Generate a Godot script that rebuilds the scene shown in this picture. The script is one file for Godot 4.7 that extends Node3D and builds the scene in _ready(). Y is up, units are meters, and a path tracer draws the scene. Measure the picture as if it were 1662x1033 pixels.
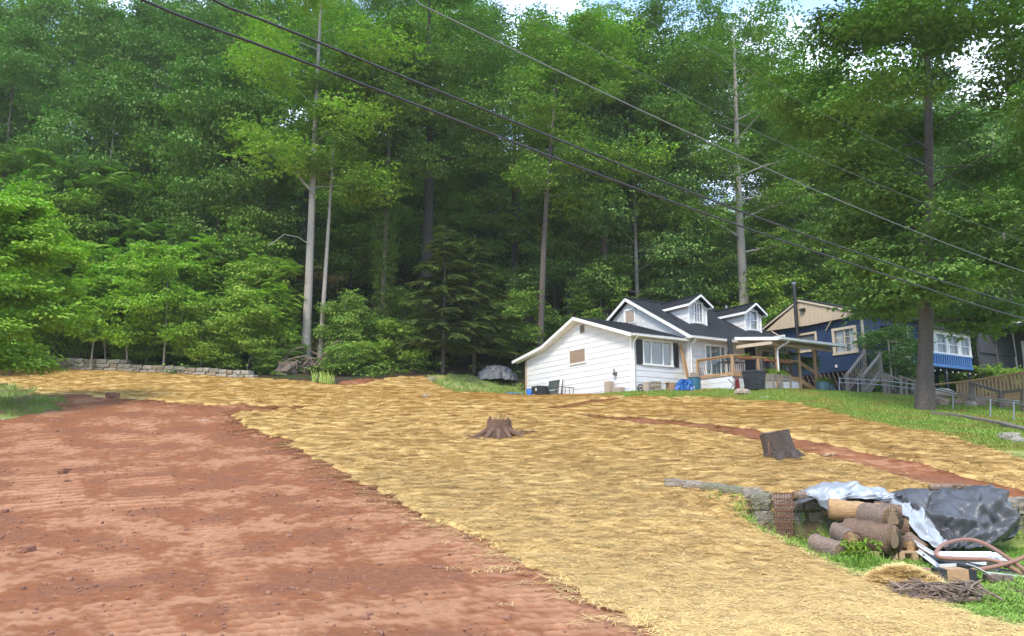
extends Node3D
# Hillside lot covered with straw: white cottage, wooded slope, red clay track, wood pile.
# World: metres, camera at x=0 z=0 looking towards -z; «depth» below means -z.

const EYE := 1.6
const PITCH := 10.7
const FOV := 46.0

# ------------------------------------------------------------------ mesh collector
class Shape:
	var v := PackedVector3Array()
	var n := PackedVector3Array()
	var c := PackedColorArray()
	var tint := Color.WHITE
	func tri(a: Vector3, b: Vector3, d: Vector3) -> void:          # counter-clockwise from outside
		var m := (b - a).cross(d - a).normalized()
		v.append(a); v.append(d); v.append(b)
		for i in 3:
			n.append(m); c.append(tint)
	func tri_n(a: Vector3, b: Vector3, d: Vector3, na: Vector3, nb: Vector3, nd: Vector3) -> void:
		v.append(a); v.append(d); v.append(b)
		n.append(na); n.append(nd); n.append(nb)
		for i in 3:
			c.append(tint)
	func quad(a: Vector3, b: Vector3, d: Vector3, e: Vector3) -> void:
		tri(a, b, d); tri(a, d, e)
	func box(t: Transform3D, s: Vector3, bev := 0.0) -> void:
		var h := s * 0.5
		if bev <= 0.0:
			var p: Array[Vector3] = []
			for i in 8:
				p.append(t * Vector3(h.x if i & 1 else -h.x, h.y if i & 2 else -h.y, h.z if i & 4 else -h.z))
			quad(p[4], p[5], p[7], p[6]); quad(p[1], p[0], p[2], p[3]); quad(p[5], p[1], p[3], p[7])
			quad(p[0], p[4], p[6], p[2]); quad(p[6], p[7], p[3], p[2]); quad(p[0], p[1], p[5], p[4])
			return
		var b := minf(bev, minf(h.x, minf(h.y, h.z)) * 0.6)
		for axis in 3:
			for sg in [-1.0, 1.0]:
				var u := (axis + 1) % 3
				var w := (axis + 2) % 3
				var q: Array[Vector3] = []
				for k in [[-1, -1], [1, -1], [1, 1], [-1, 1]]:
					var pt := Vector3.ZERO
					pt[axis] = sg * h[axis]
					pt[u] = k[0] * (h[u] - b)
					pt[w] = k[1] * (h[w] - b)
					q.append(t * pt)
				if sg > 0: quad(q[0], q[1], q[2], q[3])
				else: quad(q[3], q[2], q[1], q[0])
				for sg2 in [-1.0, 1.0]:                               # edge strips between axis and u
					var e: Array[Vector3] = []
					for k in [[0, -1], [1, -1], [1, 1], [0, 1]]:
						var pt := Vector3.ZERO
						pt[axis] = sg * (h[axis] - (b if k[0] else 0.0))
						pt[u] = sg2 * (h[u] - (0.0 if k[0] else b))
						pt[w] = k[1] * (h[w] - b)
						e.append(t * pt)
					if sg * sg2 > 0: quad(e[0], e[1], e[2], e[3])
					else: quad(e[3], e[2], e[1], e[0])
		for i in 8:
			var sx := 1.0 if i & 1 else -1.0
			var sy := 1.0 if i & 2 else -1.0
			var sz := 1.0 if i & 4 else -1.0
			var a := t * Vector3(sx * h.x, sy * (h.y - b), sz * (h.z - b))
			var d := t * Vector3(sx * (h.x - b), sy * h.y, sz * (h.z - b))
			var e := t * Vector3(sx * (h.x - b), sy * (h.y - b), sz * h.z)
			if sx * sy * sz > 0: tri(a, d, e)
			else: tri(e, d, a)
	func tube(p: Array, r: Array, sides := 8, caps := true, flute := 0.0, seed_ := 0.0) -> void:
		var rings: Array = []
		var dirs: Array = []
		var ref := Vector3(0.31, 0.2, 0.93)
		for i in p.size():
			var d: Vector3 = (p[mini(i + 1, p.size() - 1)] - p[maxi(i - 1, 0)]).normalized()
			var side := d.cross(ref)
			if side.length() < 0.1:
				side = d.cross(Vector3.RIGHT)
			side = side.normalized()
			ref = side.cross(d).normalized()
			var other := d.cross(side).normalized()
			var ring: Array[Vector3] = []
			var dr: Array[Vector3] = []
			for k in sides:
				var a := TAU * k / sides
				var o := side * cos(a) + other * sin(a)
				var w := 1.0 + flute * (sin(a * 3.0 + seed_) * 0.6 + sin(a * 5.0 + i * 0.7 + seed_ * 2.0) * 0.4)
				ring.append(p[i] + o * r[i] * w)
				dr.append(o)
			rings.append(ring); dirs.append(dr)
		for i in p.size() - 1:
			for k in sides:
				var k2 := (k + 1) % sides
				tri_n(rings[i][k], rings[i][k2], rings[i + 1][k2], dirs[i][k], dirs[i][k2], dirs[i + 1][k2])
				tri_n(rings[i][k], rings[i + 1][k2], rings[i + 1][k], dirs[i][k], dirs[i + 1][k2], dirs[i + 1][k])
		if caps:
			for e in [0, p.size() - 1]:
				for k in sides:
					var a: Vector3 = rings[e][k]
					var b: Vector3 = rings[e][(k + 1) % sides]
					if e == 0: tri(p[e], b, a)
					else: tri(p[e], a, b)
	# polygon drawn in a plane (o + x*ax + y*ay), thickness along nz; slant pushes low points out
	func slab(poly: PackedVector2Array, o: Vector3, ax: Vector3, ay: Vector3, nz: Vector3, thick: float, slant := 0.0) -> void:
		var top := -1e9
		for q in poly:
			top = maxf(top, q.y)
		var f: Array[Vector3] = []
		var b: Array[Vector3] = []
		for q in poly:
			var base := o + ax * q.x + ay * q.y
			f.append(base + nz * (thick + slant * (top - q.y)))
			b.append(base)
		var idx := Geometry2D.triangulate_polygon(poly)
		for i in range(0, idx.size(), 3):
			var a := f[idx[i]]
			var d := f[idx[i + 1]]
			var e := f[idx[i + 2]]
			if (d - a).cross(e - a).dot(nz) > 0: tri(a, d, e)
			else: tri(a, e, d)
		var cw := Geometry2D.is_polygon_clockwise(poly)
		var flip := ax.cross(ay).dot(nz) < 0
		for i in poly.size():
			var j := (i + 1) % poly.size()
			if cw != flip: quad(b[j], b[i], f[i], f[j])
			else: quad(b[i], b[j], f[j], f[i])
	func mesh() -> ArrayMesh:
		var arr := []
		arr.resize(Mesh.ARRAY_MAX)
		arr[Mesh.ARRAY_VERTEX] = v
		arr[Mesh.ARRAY_NORMAL] = n
		arr[Mesh.ARRAY_COLOR] = c
		var m := ArrayMesh.new()
		m.add_surface_from_arrays(Mesh.PRIMITIVE_TRIANGLES, arr)
		return m

# ------------------------------------------------------------------ naming helpers
var rng := RandomNumberGenerator.new()
var taken := {}
var M := {}
var unit_box: ArrayMesh
var soft_box: ArrayMesh

func numbered(called: String) -> String:
	var k: int = taken.get(called, 0)
	taken[called] = k + 1
	return called if k == 0 else "%s_%03d" % [called, k]

func tag(o: Node, label: String, category: String, group := "") -> void:
	o.set_meta("label", label)
	o.set_meta("category", category)
	if group: o.set_meta("group", group)

func thing(called: String, label: String, category: String, where := Vector3.ZERO, turn := 0.0, group := "") -> Node3D:
	var o := Node3D.new()
	o.name = numbered(called)
	add_child(o)
	o.position = where
	o.rotation_degrees.y = turn
	tag(o, label, category, group)
	return o

func part(parent: Node, called: String, m: Mesh, mat: Material, t := Transform3D()) -> MeshInstance3D:
	var o := MeshInstance3D.new()
	o.name = called if parent != self else numbered(called)
	o.mesh = m
	o.material_override = mat
	o.transform = t
	parent.add_child(o, true)
	return o

func shape_part(parent: Node, called: String, s: Shape, mat: Material) -> MeshInstance3D:
	return part(parent, called, s.mesh(), mat)

func structure(called: String, m: Mesh, mat: Material) -> MeshInstance3D:
	var o := part(self, called, m, mat)
	o.set_meta("kind", "structure")
	return o

func block(parent: Node, called: String, mat: Material, centre: Vector3, size: Vector3, turn := Basis()) -> MeshInstance3D:
	return part(parent, called, unit_box, mat, Transform3D(turn * Basis.from_scale(size), centre))

# beam between two points, w across and h upwards
func beam(parent: Node, called: String, mat: Material, p: Vector3, q: Vector3, w: float, h: float) -> MeshInstance3D:
	var d := q - p
	var x := d.normalized()
	var z := x.cross(Vector3.UP)
	z = Vector3.BACK if z.length() < 0.05 else z.normalized()
	var y := z.cross(x)
	return part(parent, called, unit_box, mat, Transform3D(Basis(x * d.length(), y * h, z * w), (p + q) * 0.5))

func rod(parent: Node, called: String, mat: Material, pts: Array, r: float, sides := 8) -> MeshInstance3D:
	var s := Shape.new()
	var rr := []
	for i in pts.size(): rr.append(r)
	s.tube(pts, rr, sides)
	return shape_part(parent, called, s, mat)

func copy_of(o: Node3D, label := "") -> Node3D:
	var c: Node3D = o.duplicate()
	var stem: String = o.name
	if stem.length() > 4 and stem[-4] == "_" and stem.right(3).is_valid_int():
		stem = stem.left(-4)
	c.name = numbered(stem)
	add_child(c)
	if label: c.set_meta("label", label)
	return c

# smooth path through points
func curve_points(pts: Array, steps: int) -> Array:
	var out := []
	for i in pts.size() - 1:
		var a: Vector3 = pts[maxi(i - 1, 0)]
		var b: Vector3 = pts[i]
		var c: Vector3 = pts[i + 1]
		var d: Vector3 = pts[mini(i + 2, pts.size() - 1)]
		for k in steps:
			out.append(b.cubic_interpolate(c, a, d, float(k) / steps))
	out.append(pts[-1])
	return out

# ------------------------------------------------------------------ pixels to directions
func ray(u: float, v: float) -> Vector3:      # direction with z = -1
	var f := 516.5 / tan(deg_to_rad(FOV / 2.0))
	var xc := (u - 831.0) / f
	var yc := (516.5 - v) / f
	var p := deg_to_rad(PITCH)
	var z := cos(p) - yc * sin(p)
	return Vector3(xc / z, (yc * cos(p) + sin(p)) / z, -1.0)

func at(u: float, v: float, depth: float) -> Vector3:
	return Vector3(0, EYE, 0) + ray(u, v) * depth

# where the ray of a pixel meets the ground
func on_ground(u: float, v: float) -> Vector3:
	var d := ray(u, v)
	var last := 4.0
	var t := 4.0
	while t < 90.0:
		var p := Vector3(0, EYE, 0) + d * t
		if p.y < ground(p.x, p.z):
			var lo := last
			var hi := t
			for k in 12:
				var m := (lo + hi) * 0.5
				p = Vector3(0, EYE, 0) + d * m
				if p.y < ground(p.x, p.z): hi = m
				else: lo = m
			p = Vector3(0, EYE, 0) + d * hi
			return Vector3(p.x, ground(p.x, p.z), p.z)
		last = t
		t += 0.25
	return Vector3(0, EYE, 0) + d * 60.0

func grounded(x: float, z: float, sink := 0.0) -> Vector3:
	return Vector3(x, ground(x, z) - sink, z)

# ------------------------------------------------------------------ terrain: thin-plate surface through surveyed points
var knots := PackedVector2Array()
var wts := PackedFloat64Array()
var pocket := PackedVector2Array()
var bumps := FastNoiseLite.new()
var ragged := FastNoiseLite.new()

func solve_terrain() -> void:
	var survey := [
		[-60, 1033, 6.3], [500, 1033, 6.4], [1000, 1033, 6.6], [1620, 1033, 6.9],
		[-60, 900, 9.6], [480, 900, 9.8], [900, 900, 10.1], [1150, 850, 11.4], [1195, 868, 11.6], [1430, 945, 9.3], [1662, 1015, 7.3],
		[0, 800, 14.4], [400, 800, 14.4], [800, 800, 14.0], [1085, 790, 14.2], [1200, 800, 13.0], [1320, 803, 12.7], [1480, 806, 12.7], [1680, 822, 12.6],
		[0, 745, 19.0], [400, 745, 19.0], [820, 745, 18.6], [1262, 745, 16.6], [1640, 745, 15.2],
		[0, 690, 24.5], [400, 690, 24.8], [810, 710, 22.0], [1100, 690, 23.0], [1400, 700, 19.5], [1660, 708, 18.6],
		[100, 650, 30.0], [400, 657, 29.0], [800, 662, 28.8], [1150, 655, 30.2], [1500, 667, 26.5], [1600, 692, 21.8],
		[1028, 637, 35.0], [855, 640, 43.0], [1190, 636, 33.8], [1340, 636, 34.5], [1420, 640, 34.0],
		[30, 600, 41.5], [250, 606, 40.5], [400, 613, 39.5], [545, 624, 37.0], [640, 614, 40.5], [730, 608, 43.5], [800, 617, 44.5],
	]
	var pts := []
	for s in survey: pts.append(at(s[0], s[1], s[2]))
	for h in [[-30, -46, 8.2], [-10, -48, 8.6], [4, -50, 8.6], [16, -52, 7.6], [28, -48, 5.2], [36, -36, 3.2], [40, -20, 1.2],
			[-42, -62, 17.5], [-14, -60, 16.0], [6, -62, 16.0], [26, -64, 11.6], [48, -62, 8.4], [-50, -85, 33], [-10, -84, 33], [20, -85, 27], [52, -86, 18.5],
			[-60, -125, 55], [0, -125, 55], [60, -125, 36], [-30, -30, 4.0], [-34, -12, 0.6], [-30, 14, -0.2], [0, 14, -0.1], [30, 14, -0.4], [0, 2, 0.0], [28, -7, 0.0], [-110, -60, 18], [110, -60, 8], [0, 60, 0], [90, 40, 0], [-90, 40, 0]]:
		pts.append(Vector3(h[0], h[2], h[1]))
	var n := pts.size()
	var size := n + 3
	var a: Array = []
	for i in size:
		var row := PackedFloat64Array()
		row.resize(size + 1)
		a.append(row)
	for i in n:
		knots.append(Vector2(pts[i].x, pts[i].z))
	for i in n:
		for j in n:
			var r2 := knots[i].distance_squared_to(knots[j])
			a[i][j] = 0.0 if r2 < 1e-9 else r2 * log(r2)
		a[i][i] += 0.6
		a[i][n] = 1.0; a[i][n + 1] = knots[i].x; a[i][n + 2] = knots[i].y
		a[n][i] = 1.0; a[n + 1][i] = knots[i].x; a[n + 2][i] = knots[i].y
		a[i][size] = pts[i].y
	for col in size:
		var piv := col
		for r in range(col + 1, size):
			if absf(a[r][col]) > absf(a[piv][col]): piv = r
		var swap = a[col]; a[col] = a[piv]; a[piv] = swap
		var top: PackedFloat64Array = a[col]
		for r in range(col + 1, size):
			var low: PackedFloat64Array = a[r]
			var f := low[col] / top[col]
			if f != 0.0:
				for k in range(col, size + 1): low[k] -= f * top[k]
				a[r] = low
	wts.resize(size)
	for i in range(size - 1, -1, -1):
		var s: float = a[i][size]
		for k in range(i + 1, size): s -= a[i][k] * wts[k]
		wts[i] = s / a[i][i]
	for q in [[1190, 868, 12.3], [1215, 871, 12.75], [1300, 880, 12.55], [1420, 890, 12.45], [1560, 892, 12.45], [1662, 892, 12.5], [1990, 892, 12.5], [1990, 1110, 6.0], [1662, 1030, 6.9], [1540, 990, 7.8], [1430, 957, 8.8], [1330, 926, 10.1], [1250, 898, 11.3]]:
		var p := at(q[0], q[1], q[2])
		pocket.append(Vector2(p.x, p.z))
	bumps.seed = 5; bumps.frequency = 0.35; bumps.fractal_octaves = 4
	ragged.seed = 11; ragged.frequency = 1.1; ragged.fractal_octaves = 4

var cache := {}
func slope(x: float, z: float) -> float:
	var n := knots.size()
	var s := wts[n] + wts[n + 1] * x + wts[n + 2] * z
	var p := Vector2(x, z)
	for i in n:
		var r2 := p.distance_squared_to(knots[i])
		if r2 > 1e-9: s += wts[i] * r2 * log(r2)
	return s

func edge_distance(p: Vector2, poly: PackedVector2Array) -> float:
	var best := 1e9
	for i in poly.size():
		var q := Geometry2D.get_closest_point_to_segment(p, poly[i], poly[(i + 1) % poly.size()])
		best = minf(best, p.distance_squared_to(q))
	return sqrt(best)

func pad(x: float, z: float) -> float:
	return 0.19 + 0.03 * (-z - 9.3) - 0.012 * (x - 4.0)

func ground(x: float, z: float) -> float:
	var h := slope(x, z)
	h += bumps.get_noise_2d(x, z) * 0.07 * clampf((-z - 4.0) / 20.0, 0.35, 1.0)
	if x > 2.5 and z < -4.5 and z > -14.0:
		var p := Vector2(x, z)
		if Geometry2D.is_point_in_polygon(p, pocket):
			h = lerpf(h, minf(h, pad(x, z)), smoothstep(0.0, 0.28, edge_distance(p, pocket)))
	return h

# ------------------------------------------------------------------ materials
func noise_tex(freq: float, octaves: int, lo: float, hi: float, seed_: int, kind := FastNoiseLite.TYPE_SIMPLEX_SMOOTH, ridged := false) -> NoiseTexture2D:
	var f := FastNoiseLite.new()
	f.noise_type = kind
	f.frequency = freq
	f.seed = seed_
	f.fractal_octaves = octaves
	if ridged: f.fractal_type = FastNoiseLite.FRACTAL_RIDGED
	var t := NoiseTexture2D.new()
	t.width = 512; t.height = 512
	t.seamless = true
	t.noise = f
	var g := Gradient.new()
	g.set_color(0, lin(lo, lo, lo)); g.set_color(1, lin(hi, hi, hi))
	t.color_ramp = g
	return t

func lin(r: float, g: float, b: float) -> Color:      # linear base colour to the sRGB that albedo_color takes
	return Color(r, g, b).linear_to_srgb()

func paint(c: Color, rough: float, tex: Texture2D = null, scale := Vector3.ONE, bump: Texture2D = null, depth := 0.0) -> StandardMaterial3D:
	var m := StandardMaterial3D.new()
	m.albedo_color = c
	m.roughness = rough
	m.uv1_triplanar = true
	m.uv1_world_triplanar = true
	m.uv1_scale = scale
	if tex: m.albedo_texture = tex
	if bump:
		m.heightmap_enabled = true
		m.heightmap_texture = bump
		m.heightmap_scale = depth
	return m

func leaf_mat(c: Color, glow: Color) -> StandardMaterial3D:
	var m := StandardMaterial3D.new()
	m.albedo_color = c
	m.vertex_color_use_as_albedo = true
	m.roughness = 0.7
	m.metallic_specular = 0.25
	m.backlight_enabled = true
	m.backlight = glow
	m.cull_mode = BaseMaterial3D.CULL_DISABLED
	return m

func make_materials() -> void:
	var soft := noise_tex(0.012, 4, 0.72, 1.0, 1)
	var grime := noise_tex(0.008, 6, 0.82, 1.0, 2)
	var fine := noise_tex(0.05, 4, 0.72, 1.0, 3)
	var bumpy := noise_tex(0.03, 5, 0.0, 1.0, 4)
	var ridges := noise_tex(0.02, 4, 0.0, 1.0, 5, FastNoiseLite.TYPE_SIMPLEX_SMOOTH, true)
	var ridge_tone := noise_tex(0.02, 4, 0.35, 1.0, 5, FastNoiseLite.TYPE_SIMPLEX_SMOOTH, true)
	var grain := noise_tex(0.03, 4, 0.62, 1.0, 6)
	var cells := noise_tex(0.05, 3, 0.3, 1.0, 7, FastNoiseLite.TYPE_CELLULAR)
	for k in ["straw", "clay", "lawn", "litter"]:
		var m := paint(Color.WHITE, 0.95, fine if k != "clay" else soft, Vector3.ONE * (1.4 if k != "clay" else 0.9), bumpy, 0.14 if k == "straw" else 0.6)
		m.vertex_color_use_as_albedo = true
		m.metallic_specular = 0.15
		M[k] = m
	M.strand = paint(Color.WHITE, 0.75)
	M.strand.vertex_color_use_as_albedo = true
	M.blade = leaf_mat(lin(0.33, 0.43, 0.10), Color(0.35, 0.4, 0.1))
	M.clod = paint(lin(0.26, 0.115, 0.07), 0.95, fine, Vector3.ONE * 2.0, bumpy, 1.5)
	M.rock = paint(lin(0.33, 0.22, 0.17), 0.9, fine, Vector3.ONE * 2.0, bumpy, 1.5)
	M.siding = paint(lin(0.70, 0.70, 0.70), 0.6, grime, Vector3(0.35, 0.5, 0.35))
	M.gable_siding = paint(lin(0.72, 0.72, 0.71), 0.65, noise_tex(0.02, 5, 0.55, 1.0, 21), Vector3(1.2, 0.25, 1.2))
	M.trim = paint(lin(0.82, 0.82, 0.80), 0.45, grime, Vector3.ONE * 0.6)
	M.bare_trim = paint(lin(0.50, 0.38, 0.27), 0.8, grain, Vector3(3, 0.5, 3))
	M.metal_roof = paint(lin(0.020, 0.021, 0.025), 0.5, soft, Vector3.ONE * 0.5)
	M.shutter = paint(lin(0.025, 0.026, 0.03), 0.5)
	M.room = paint(lin(0.22, 0.20, 0.17), 0.9)
	M.curtain = paint(lin(0.60, 0.60, 0.60), 0.9, soft, Vector3(4, 0.3, 4))
	M.teal_curtain = paint(lin(0.16, 0.36, 0.33), 0.9, soft, Vector3(0.6, 5, 0.6))
	M.pane = StandardMaterial3D.new()
	M.pane.albedo_color = Color(0.75, 0.82, 0.84, 0.12)
	M.pane.roughness = 0.03
	M.pane.transparency = BaseMaterial3D.TRANSPARENCY_ALPHA
	M.plywood = paint(lin(0.34, 0.25, 0.18), 0.85, grain, Vector3(1.2, 7, 1.2))
	M.new_wood = paint(lin(0.50, 0.29, 0.13), 0.7, grain, Vector3(2.5, 2.5, 2.5))
	M.post_wood = paint(lin(0.47, 0.30, 0.16), 0.72, grain, Vector3(6, 0.7, 6))
	M.old_wood = paint(lin(0.17, 0.14, 0.11), 0.9, grain, Vector3(5, 2.5, 5), bumpy, 0.4)
	M.silver_wood = paint(lin(0.27, 0.225, 0.185), 0.9, grain, Vector3(5, 2.5, 5), bumpy, 0.4)
	M.pallet_wood = paint(lin(0.48, 0.33, 0.18), 0.85, grain, Vector3(3, 6, 3), bumpy, 0.3)
	M.iron = paint(lin(0.02, 0.02, 0.022), 0.45)
	M.pipe_steel = paint(lin(0.30, 0.31, 0.32), 0.4, soft, Vector3.ONE)
	M.pipe_steel.metallic = 0.7
	M.rust = paint(lin(0.17, 0.075, 0.045), 0.9, fine, Vector3.ONE * 4.0, bumpy, 0.3)
	M.black_plastic = paint(lin(0.022, 0.024, 0.028), 0.45, soft, Vector3.ONE)
	M.grey_plastic = paint(lin(0.07, 0.075, 0.08), 0.5)
	M.teal_paint = paint(lin(0.02, 0.125, 0.19), 0.35, grime, Vector3.ONE * 2.0)
	M.blue_plastic = paint(lin(0.02, 0.12, 0.38), 0.4, soft, Vector3.ONE * 2.0)
	M.bright_blue = paint(lin(0.02, 0.16, 0.55), 0.4)
	M.red_cloth = paint(lin(0.24, 0.025, 0.03), 0.85, soft, Vector3.ONE * 4.0)
	M.maroon = paint(lin(0.05, 0.008, 0.02), 0.9)
	M.terracotta = paint(lin(0.34, 0.13, 0.06), 0.85, soft, Vector3.ONE * 6.0)
	M.glaze = paint(lin(0.07, 0.17, 0.20), 0.25, grime, Vector3.ONE * 5.0)
	M.buff = paint(lin(0.42, 0.34, 0.27), 0.85, grain, Vector3.ONE * 3.0)
	M.cardboard = paint(lin(0.42, 0.26, 0.14), 0.9, soft, Vector3.ONE * 3.0)
	M.blue_wall = paint(lin(0.016, 0.042, 0.105), 0.6, grime, Vector3(0.8, 0.2, 0.8))
	M.tan_wall = paint(lin(0.52, 0.41, 0.29), 0.7, grime, Vector3(1.5, 0.25, 1.5))
	M.tan_trim = paint(lin(0.60, 0.50, 0.36), 0.6, grime, Vector3.ONE)
	M.sky_paint = paint(lin(0.10, 0.24, 0.50), 0.5, grime, Vector3.ONE)
	M.grey_siding = paint(lin(0.062, 0.062, 0.070), 0.7, grime, Vector3(0.6, 2, 0.6))
	M.navy = paint(lin(0.012, 0.022, 0.055), 0.6)
	M.stone = paint(lin(0.33, 0.285, 0.225), 0.95, noise_tex(0.02, 5, 0.45, 1.0, 31), Vector3.ONE * 1.6, bumpy, 3.0)
	M.stone_warm = paint(lin(0.36, 0.29, 0.20), 0.95, noise_tex(0.02, 5, 0.45, 1.0, 32), Vector3.ONE * 1.6, bumpy, 3.0)
	M.stone_mossy = paint(lin(0.26, 0.25, 0.17), 0.95, noise_tex(0.03, 5, 0.4, 1.0, 33), Vector3.ONE * 1.6, bumpy, 3.0)
	M.pale_stone = paint(lin(0.42, 0.38, 0.31), 0.95, noise_tex(0.02, 5, 0.45, 1.0, 34), Vector3.ONE * 1.3, bumpy, 3.0)
	M.bark = paint(lin(0.17, 0.14, 0.115), 0.95, ridge_tone, Vector3(1.8, 0.45, 1.8), ridges, 5.0)
	M.pale_bark = paint(lin(0.40, 0.36, 0.31), 0.9, noise_tex(0.02, 5, 0.62, 1.0, 35), Vector3(1.2, 0.3, 1.2), ridges, 2.5)
	M.dark_bark = paint(lin(0.085, 0.07, 0.06), 0.95, ridge_tone, Vector3(1.8, 0.4, 1.8), ridges, 5.0)
	M.sapling_bark = paint(lin(0.33, 0.31, 0.26), 0.9, soft, Vector3(3, 0.6, 3))
	M.log_bark = paint(lin(0.34, 0.215, 0.14), 0.95, noise_tex(0.025, 5, 0.3, 1.0, 36, FastNoiseLite.TYPE_SIMPLEX_SMOOTH, true), Vector3(0.8, 3.2, 3.2), ridges, 5.0)
	M.log_grey = paint(lin(0.42, 0.30, 0.22), 0.95, noise_tex(0.02, 5, 0.3, 1.0, 37), Vector3(1.0, 3.0, 3.0), ridges, 4.0)
	M.log_bare = paint(lin(0.50, 0.31, 0.14), 0.8, noise_tex(0.02, 4, 0.45, 1.0, 38), Vector3(0.8, 4, 4), bumpy, 0.8)
	M.cut_wood = paint(lin(0.38, 0.25, 0.14), 0.9, cells, Vector3.ONE * 2.0, bumpy, 0.8)
	M.stump_bark = paint(lin(0.135, 0.105, 0.09), 0.95, ridge_tone, Vector3(2.4, 0.6, 2.4), ridges, 6.0)
	M.stump_red = paint(lin(0.26, 0.15, 0.10), 0.95, ridge_tone, Vector3(2.2, 1.2, 2.2), ridges, 5.0)
	M.silver_tarp = paint(lin(0.40, 0.43, 0.46), 0.40, soft, Vector3.ONE * 1.5)
	M.silver_tarp.metallic = 0.25
	M.black_tarp = paint(lin(0.080, 0.082, 0.088), 0.42, soft, Vector3.ONE * 1.5)
	M.grey_tarp = paint(lin(0.16, 0.165, 0.175), 0.42, soft, Vector3.ONE * 2.0)
	M.copper_hose = paint(lin(0.29, 0.145, 0.095), 0.6, soft, Vector3.ONE * 3.0)
	M.white_metal = paint(lin(0.74, 0.75, 0.76), 0.35, grime, Vector3.ONE * 2.0)
	M.stick = paint(lin(0.24, 0.17, 0.125), 0.95, fine, Vector3.ONE * 3.0)
	M.dead_wood = paint(lin(0.17, 0.13, 0.10), 0.95, fine, Vector3.ONE * 2.0)
	M.cable = paint(lin(0.022, 0.022, 0.024), 0.5)
	M.pale_cable = paint(lin(0.19, 0.20, 0.205), 0.5)
	M.grey_cable = paint(lin(0.12, 0.13, 0.13), 0.6)
	M.bulb = paint(lin(0.8, 0.8, 0.78), 0.3)
	M.soil = paint(lin(0.06, 0.043, 0.03), 0.95, fine, Vector3.ONE * 3.0)
	# leaves
	M.leaf_dark = leaf_mat(lin(0.225, 0.320, 0.085), Color(0.36, 0.62, 0.20))
	M.leaf_mid = leaf_mat(lin(0.295, 0.405, 0.085), Color(0.42, 0.70, 0.18))
	M.leaf_light = leaf_mat(lin(0.390, 0.495, 0.090), Color(0.50, 0.78, 0.16))
	M.leaf_bright = leaf_mat(lin(0.370, 0.520, 0.075), Color(0.66, 0.88, 0.16))
	M.leaf_blue = leaf_mat(lin(0.230, 0.335, 0.100), Color(0.34, 0.62, 0.26))
	M.leaf_maple = leaf_mat(lin(0.215, 0.320, 0.080), Color(0.40, 0.68, 0.16))
	M.needle = leaf_mat(lin(0.240, 0.335, 0.115), Color(0.40, 0.54, 0.20))
	M.ivy_leaf = leaf_mat(lin(0.190, 0.290, 0.070), Color(0.44, 0.62, 0.16))

# ------------------------------------------------------------------ ground sheets
var straw_area := PackedVector2Array()
var clay_areas: Array = []
var lawn_areas: Array = []
var tracks: Array = []
var tone := FastNoiseLite.new()
var grit := FastNoiseLite.new()

func area(pixels: Array) -> PackedVector2Array:
	var out := PackedVector2Array()
	for q in pixels:
		var p := on_ground(q[0], q[1])
		out.append(Vector2(p.x, p.z))
	return out

func lay_out_ground() -> void:
	tone.seed = 21; tone.frequency = 0.45; tone.fractal_octaves = 5
	grit.seed = 22; grit.frequency = 3.2; grit.fractal_octaves = 4
	straw_area = area([[1080, 1033], [985, 985], [900, 937], [800, 882], [700, 842], [640, 803], [590, 782], [540, 755], [470, 716], [400, 687], [372, 669], [505, 663], [505, 660], [300, 656], [180, 644], [95, 640], [40, 628], [0, 616], [-40, 600], [40, 597], [250, 605.5], [400, 613], [545, 627], [600, 622], [640, 614], [688, 613], [742, 638], [850, 642], [1000, 640], [1080, 642], [1190, 650], [1300, 657], [1440, 692], [1560, 718], [1662, 752], [1990, 850]])
	straw_area.append_array(PackedVector2Array([Vector2(13.5, -12.2), pocket[6], pocket[0], pocket[12], pocket[11], pocket[10], pocket[9], pocket[8], pocket[7], Vector2(4.5, -2.0), Vector2(1.2, -3.5)]))
	clay_areas = [
		area([[1100, 1033], [985, 983], [900, 934], [800, 879], [700, 839], [640, 800], [590, 779], [540, 752], [470, 713], [400, 684], [372, 667], [300, 653], [180, 641], [110, 646], [95, 668], [40, 684], [-60, 690], [-160, 800], [-260, 1033]]),
		area([[880, 663], [985, 675], [1100, 683], [1235, 698], [1400, 733], [1560, 772], [1700, 806], [1700, 852], [1500, 788], [1350, 748], [1235, 719], [1100, 694], [985, 683]]),
		area([[545, 628], [600, 623], [625, 616], [600, 614], [550, 620]]),
		area([[1030, 644], [960, 648], [880, 662], [900, 668], [1000, 652]]),
	]
	clay_areas[0].append_array(PackedVector2Array([Vector2(-7, 3), Vector2(3.4, 3)]))
	lawn_areas = [
		area([[1080, 640], [1190, 648], [1300, 656], [1440, 691], [1560, 717], [1662, 751], [1990, 848], [1990, 790], [1662, 704], [1600, 691], [1500, 665], [1400, 641], [1345, 634], [1190, 633], [1090, 636]]),
		area([[690, 611], [742, 640], [852, 642], [850, 622], [790, 612], [730, 606]]),
		area([[-60, 626], [30, 634], [100, 650], [90, 668], [0, 682], [-80, 690], [-300, 660]]),
	]
	var g0 := PackedVector2Array([Vector2(4, -33), Vector2(6, -50), Vector2(40, -55), Vector2(40, -30), Vector2(17, -28)])
	lawn_areas.append(g0)
	for t in [
			[[250, 1060], [205, 960], [172, 850], [165, 825]], [[440, 1040], [385, 930], [335, 840]],
			[[830, 1060], [690, 940], [560, 850], [500, 815]], [[990, 1060], [850, 960], [720, 885]],
			[[80, 830], [70, 760], [60, 700]], [[235, 840], [225, 760], [215, 690]]]:
		var line := PackedVector2Array()
		for q in t:
			var p := on_ground(q[0], q[1])
			line.append(Vector2(p.x, p.z))
		tracks.append(line)

const FLOOR_ := 0
const STRAW := 1
const CLAY := 2
const LAWN := 3

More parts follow.
